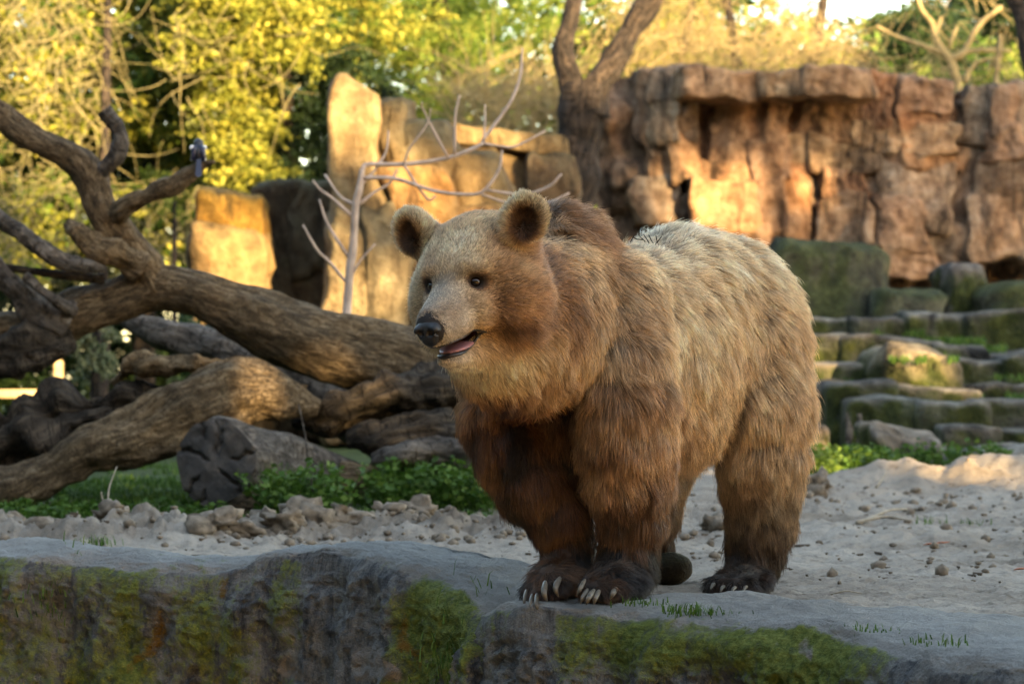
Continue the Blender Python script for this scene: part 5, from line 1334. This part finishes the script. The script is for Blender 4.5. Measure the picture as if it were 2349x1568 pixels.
o = tube('dry_plant', spline([W(246, 1205, 11.8), W(243, 1170, 11.8), W(234, 1140, 11.8), W(232, 1128, 11.8)], 10), np.linspace(.006, .003, 10), stick_m, None, 6); tag(o, 'thin dead stem standing in the grass by the pale log', 'stem')
o = tube('dry_plant', spline([W(247, 1160, 11.85), W(250, 1120, 11.9), W(262, 1085, 11.95), W(268, 1070, 12)], 10), np.linspace(.004, .002, 10), stick_m, None, 6); tag(o, 'thinner dead stem leaning behind the other by the log', 'stem')
o = tube('dead_twig', spline([W(728, 1185, 12.6), W(712, 1090, 12.6), W(700, 1000, 12.65), W(685, 925, 12.7)], 14), np.linspace(.007, .003, 14), grey_m, None, 6); tag(o, 'long thin grey twig leaning beside the sawn log', 'twig'); attr(o, 'bark', np.array([v.co[:] for v in o.data.vertices]))
leaf_r = leaf_mat('fallen_red_leaf', [(0, (.30, .06, .02)), (1, (.42, .12, .03))], .1)
for (px, dd) in [(2136, 10.6), (2160, 10.75), (2345, 9.4)]:
    x = (px - 1174.5) * dd / FPX; y = dd - CAM_D; z = gz1(x, y) + .01
    V = np.array([(-.03, 0, 0), (-.012, -.016, .006), (.014, -.014, .004), (.032, .002, .008), (.012, .016, .002), (-.014, .014, .006)]) + np.array((x, y, z))
    V2 = np.vstack([V, V - np.array((0, 0, .002))]); F = [(0, 1, 2, 3, 4, 5), (11, 10, 9, 8, 7, 6)] + [(i, i + 6, (i + 1) % 6 + 6, (i + 1) % 6) for i in range(6)]
    o = mesh_obj('fallen_leaf', V2, F, leaf_r, None, False); attr(o, 'lc', np.full(12, .5)); tag(o, 'small reddish fallen leaf on the bare ground', 'leaf', 'reddish fallen leaves')
# old grey root stubs by the steps
for k, (px, py, h_) in enumerate([(1945, 1020, 75), (1972, 1020, 72), (2000, 1025, 40)]):
    o = limb('root_stub', [(px, py + 25, 18.6, 9), (px + 3, py - h_ * .4, 18.6, 8), (px - 4 + 3 * k, py - h_, 18.6, 4)], grey_m, None, .15, .1, 14, .03, 80 + k)
    tag(o, ['tallest pointed grey root stub before the rock steps', 'middle grey root stub before the rock steps', 'shortest grey root stub before the rock steps'][k], 'root')
# wooden rail fence
fence = empty('wooden_fence', W(130, 1040, 24), 'low wooden post and rail fence in sunlight behind the logs', 'fence')
wood_m = plain('fence_wood', (.42, .31, .18), .8, .25, 14)
def box(name, lo, hi, mat, parent=None, bev=.012):
    bm = bmesh.new(); bmesh.ops.create_cube(bm, size=1)
    for v in bm.verts: v.co = Vector([(lo[i] + hi[i]) / 2 + v.co[i] * (hi[i] - lo[i]) for i in range(3)])
    bmesh.ops.bevel(bm, geom=bm.edges[:], offset=bev, segments=2, affect='EDGES')
    V = [v.co[:] for v in bm.verts]; F = [[v.index for v in f.verts] for f in bm.faces]; bm.verts.index_update(); bm.free()
    return mesh_obj(name, V, F, mat, parent, False)
a_, b_ = W(124, 1045, 24), W(143, 825, 24)
box('post', (a_.x, 15.98, 0), (b_.x, 16.08, b_.z), wood_m, fence)
for (y0, y1) in ((893, 912),):
    a_, b_ = W(-300, y1, 24.1), W(135, y0, 24.1); box('rail', (a_.x, 16.05, a_.z), (b_.x, 16.12, b_.z), wood_m, fence)
a_, b_ = W(-130, 1045, 24), W(-111, 825, 24); box('post', (a_.x, 15.98, 0), (b_.x, 16.08, b_.z), wood_m, fence)
# magpie on the branch tip
bird = empty('magpie', W(456, 385, 14.03), 'black and white bird with blue sheen perched on the branch tip', 'bird')
blk, nt, b_ = new_mat('black_feathers'); b_.inputs['Base Color'].default_value = (.010, .010, .016, 1); b_.inputs['Roughness'].default_value = .45
blu, nt, b_ = new_mat('blue_black_feathers'); b_.inputs['Base Color'].default_value = (.010, .013, .042, 1); b_.inputs['Roughness'].default_value = .35
wht = plain('white_feathers', (.75, .75, .75), .7, .1, 40)
SB = Solid(np.array(W(456, 350, 14.03)) - .13, np.array(W(456, 350, 14.03)) + .13, .004); s_main = S; S = SB
bw = lambda px, py, dy=0.: np.array(W(px, py, 14.03), np.float32) + f32(0, dy, 0)
I3 = np.eye(3, dtype=np.float32)
ell(bw(456, 352), I3, (.036, .042, .050), .01); ell(bw(455, 329, .01), I3, (.025, .028, .027), .012)
cone(bw(455, 329, .03), bw(457, 331, .062), .008, .002, .006)
S.build(); v_, q_ = S.nets(); S = s_main
mesh_obj('body', v_, q_, blk, bird)
for sd in (-1, 1):
    A = rotax(rotax(I3, 1, sd * -12), 2, sd * 20)
    wg = uv_ball(bw(456 + sd * 9, 352, -.022), A, (.016, .024, .044), 'wing', blu, bird)
    uv_ball(bw(456 + sd * 14, 340, -.020), A, (.011, .020, .014), 'shoulder_patch', wht, wg)
    uv_ball(bw(456 + sd * 13, 366, -.014), A, (.010, .018, .012), 'flank_patch', wht, bird)
    tube('leg', [bw(456 + sd * 5, 366), bw(456 + sd * 6, 379, .0)], .0025, blk, bird, 6)
Vt = np.array([(-.012, -.03, 0), (.012, -.03, 0), (.017, -.055, -.095), (0, -.058, -.105), (-.017, -.055, -.095)]) + bw(458, 362); Vt2 = np.vstack([Vt, Vt + np.array((0, .006, 0))])
mesh_obj('tail', Vt2, [(0, 1, 2, 3, 4), (9, 8, 7, 6, 5)] + [(i, i + 5, (i + 1) % 5 + 5, (i + 1) % 5) for i in range(5)], blu, bird, False)

# scraps of dark straw caught in the fur of the back
rs = np.random.default_rng(31); c0 = np.array([w(1452 + 9 * i + rs.normal(0, 3), 548 + 5 * i + rs.normal(0, 4), 8.3) for i in range(7)], np.float32)
c0 = on_skin(c0, .040); pth = []
for p in c0:
    dv = rs.normal(size=3) * np.array((.5, .3, .7)); dv /= np.linalg.norm(dv); pth.append((np.array([p - dv * .016, p + rs.normal(size=3) * .002, p + dv * .016]), np.array([.0016, .0018, .001])))
o = tubes_mesh('straw_scraps', pth, rot_m, None, 5); attr(o, 'bark', np.array([v.co[:] for v in o.data.vertices]))
tag(o, 'scraps of dark straw caught in the fur of the back', 'straw', kind='stuff')

# fine litter: dark scraps of twig and leaf over the bare ground and the slab
rl = np.random.default_rng(41); n_ = 300
P0 = ground_pts([(1300, 8.9, 2450, 15, 1.0), (-100, 9.9, 1250, 11.2, .7)], n_, rl); an = rl.uniform(0, 3.14, n_); ln_ = .005 + .026 * rl.random(n_) ** 3; wd = .0015 + .0022 * rl.random(n_)
ca, sa = np.cos(an), np.sin(an); ex = np.stack([ca, sa, rl.normal(0, .08, n_)], 1) * ln_[:, None]; ey = np.stack([-sa, ca, 0 * sa], 1) * wd[:, None]; zz = np.array((0, 0, 1.))
top_ = P0 + zz * .006
V = np.stack([top_ - ex - ey, top_ + ex - ey * .4, top_ + ex + ey * .4, top_ - ex + ey, P0 - ex * .9 - ey - zz * .004, P0 + ex - ey * .4 - zz * .004, P0 + ex + ey * .4 - zz * .004, P0 - ex * .9 + ey - zz * .004], 1).reshape(-1, 3)
F0 = np.array([(0, 1, 2, 3), (0, 4, 5, 1), (1, 5, 6, 2), (2, 6, 7, 3), (3, 7, 4, 0)]); F = (F0[None] + (np.arange(n_) * 8)[:, None, None]).reshape(-1, 4)
o = mesh_obj('ground_litter', V, F, plain('litter', (.085, .060, .040), .9, .6, 6), None, False); tag(o, 'dark scraps of twig and dead leaf scattered over the bare ground', 'litter', kind='stuff')
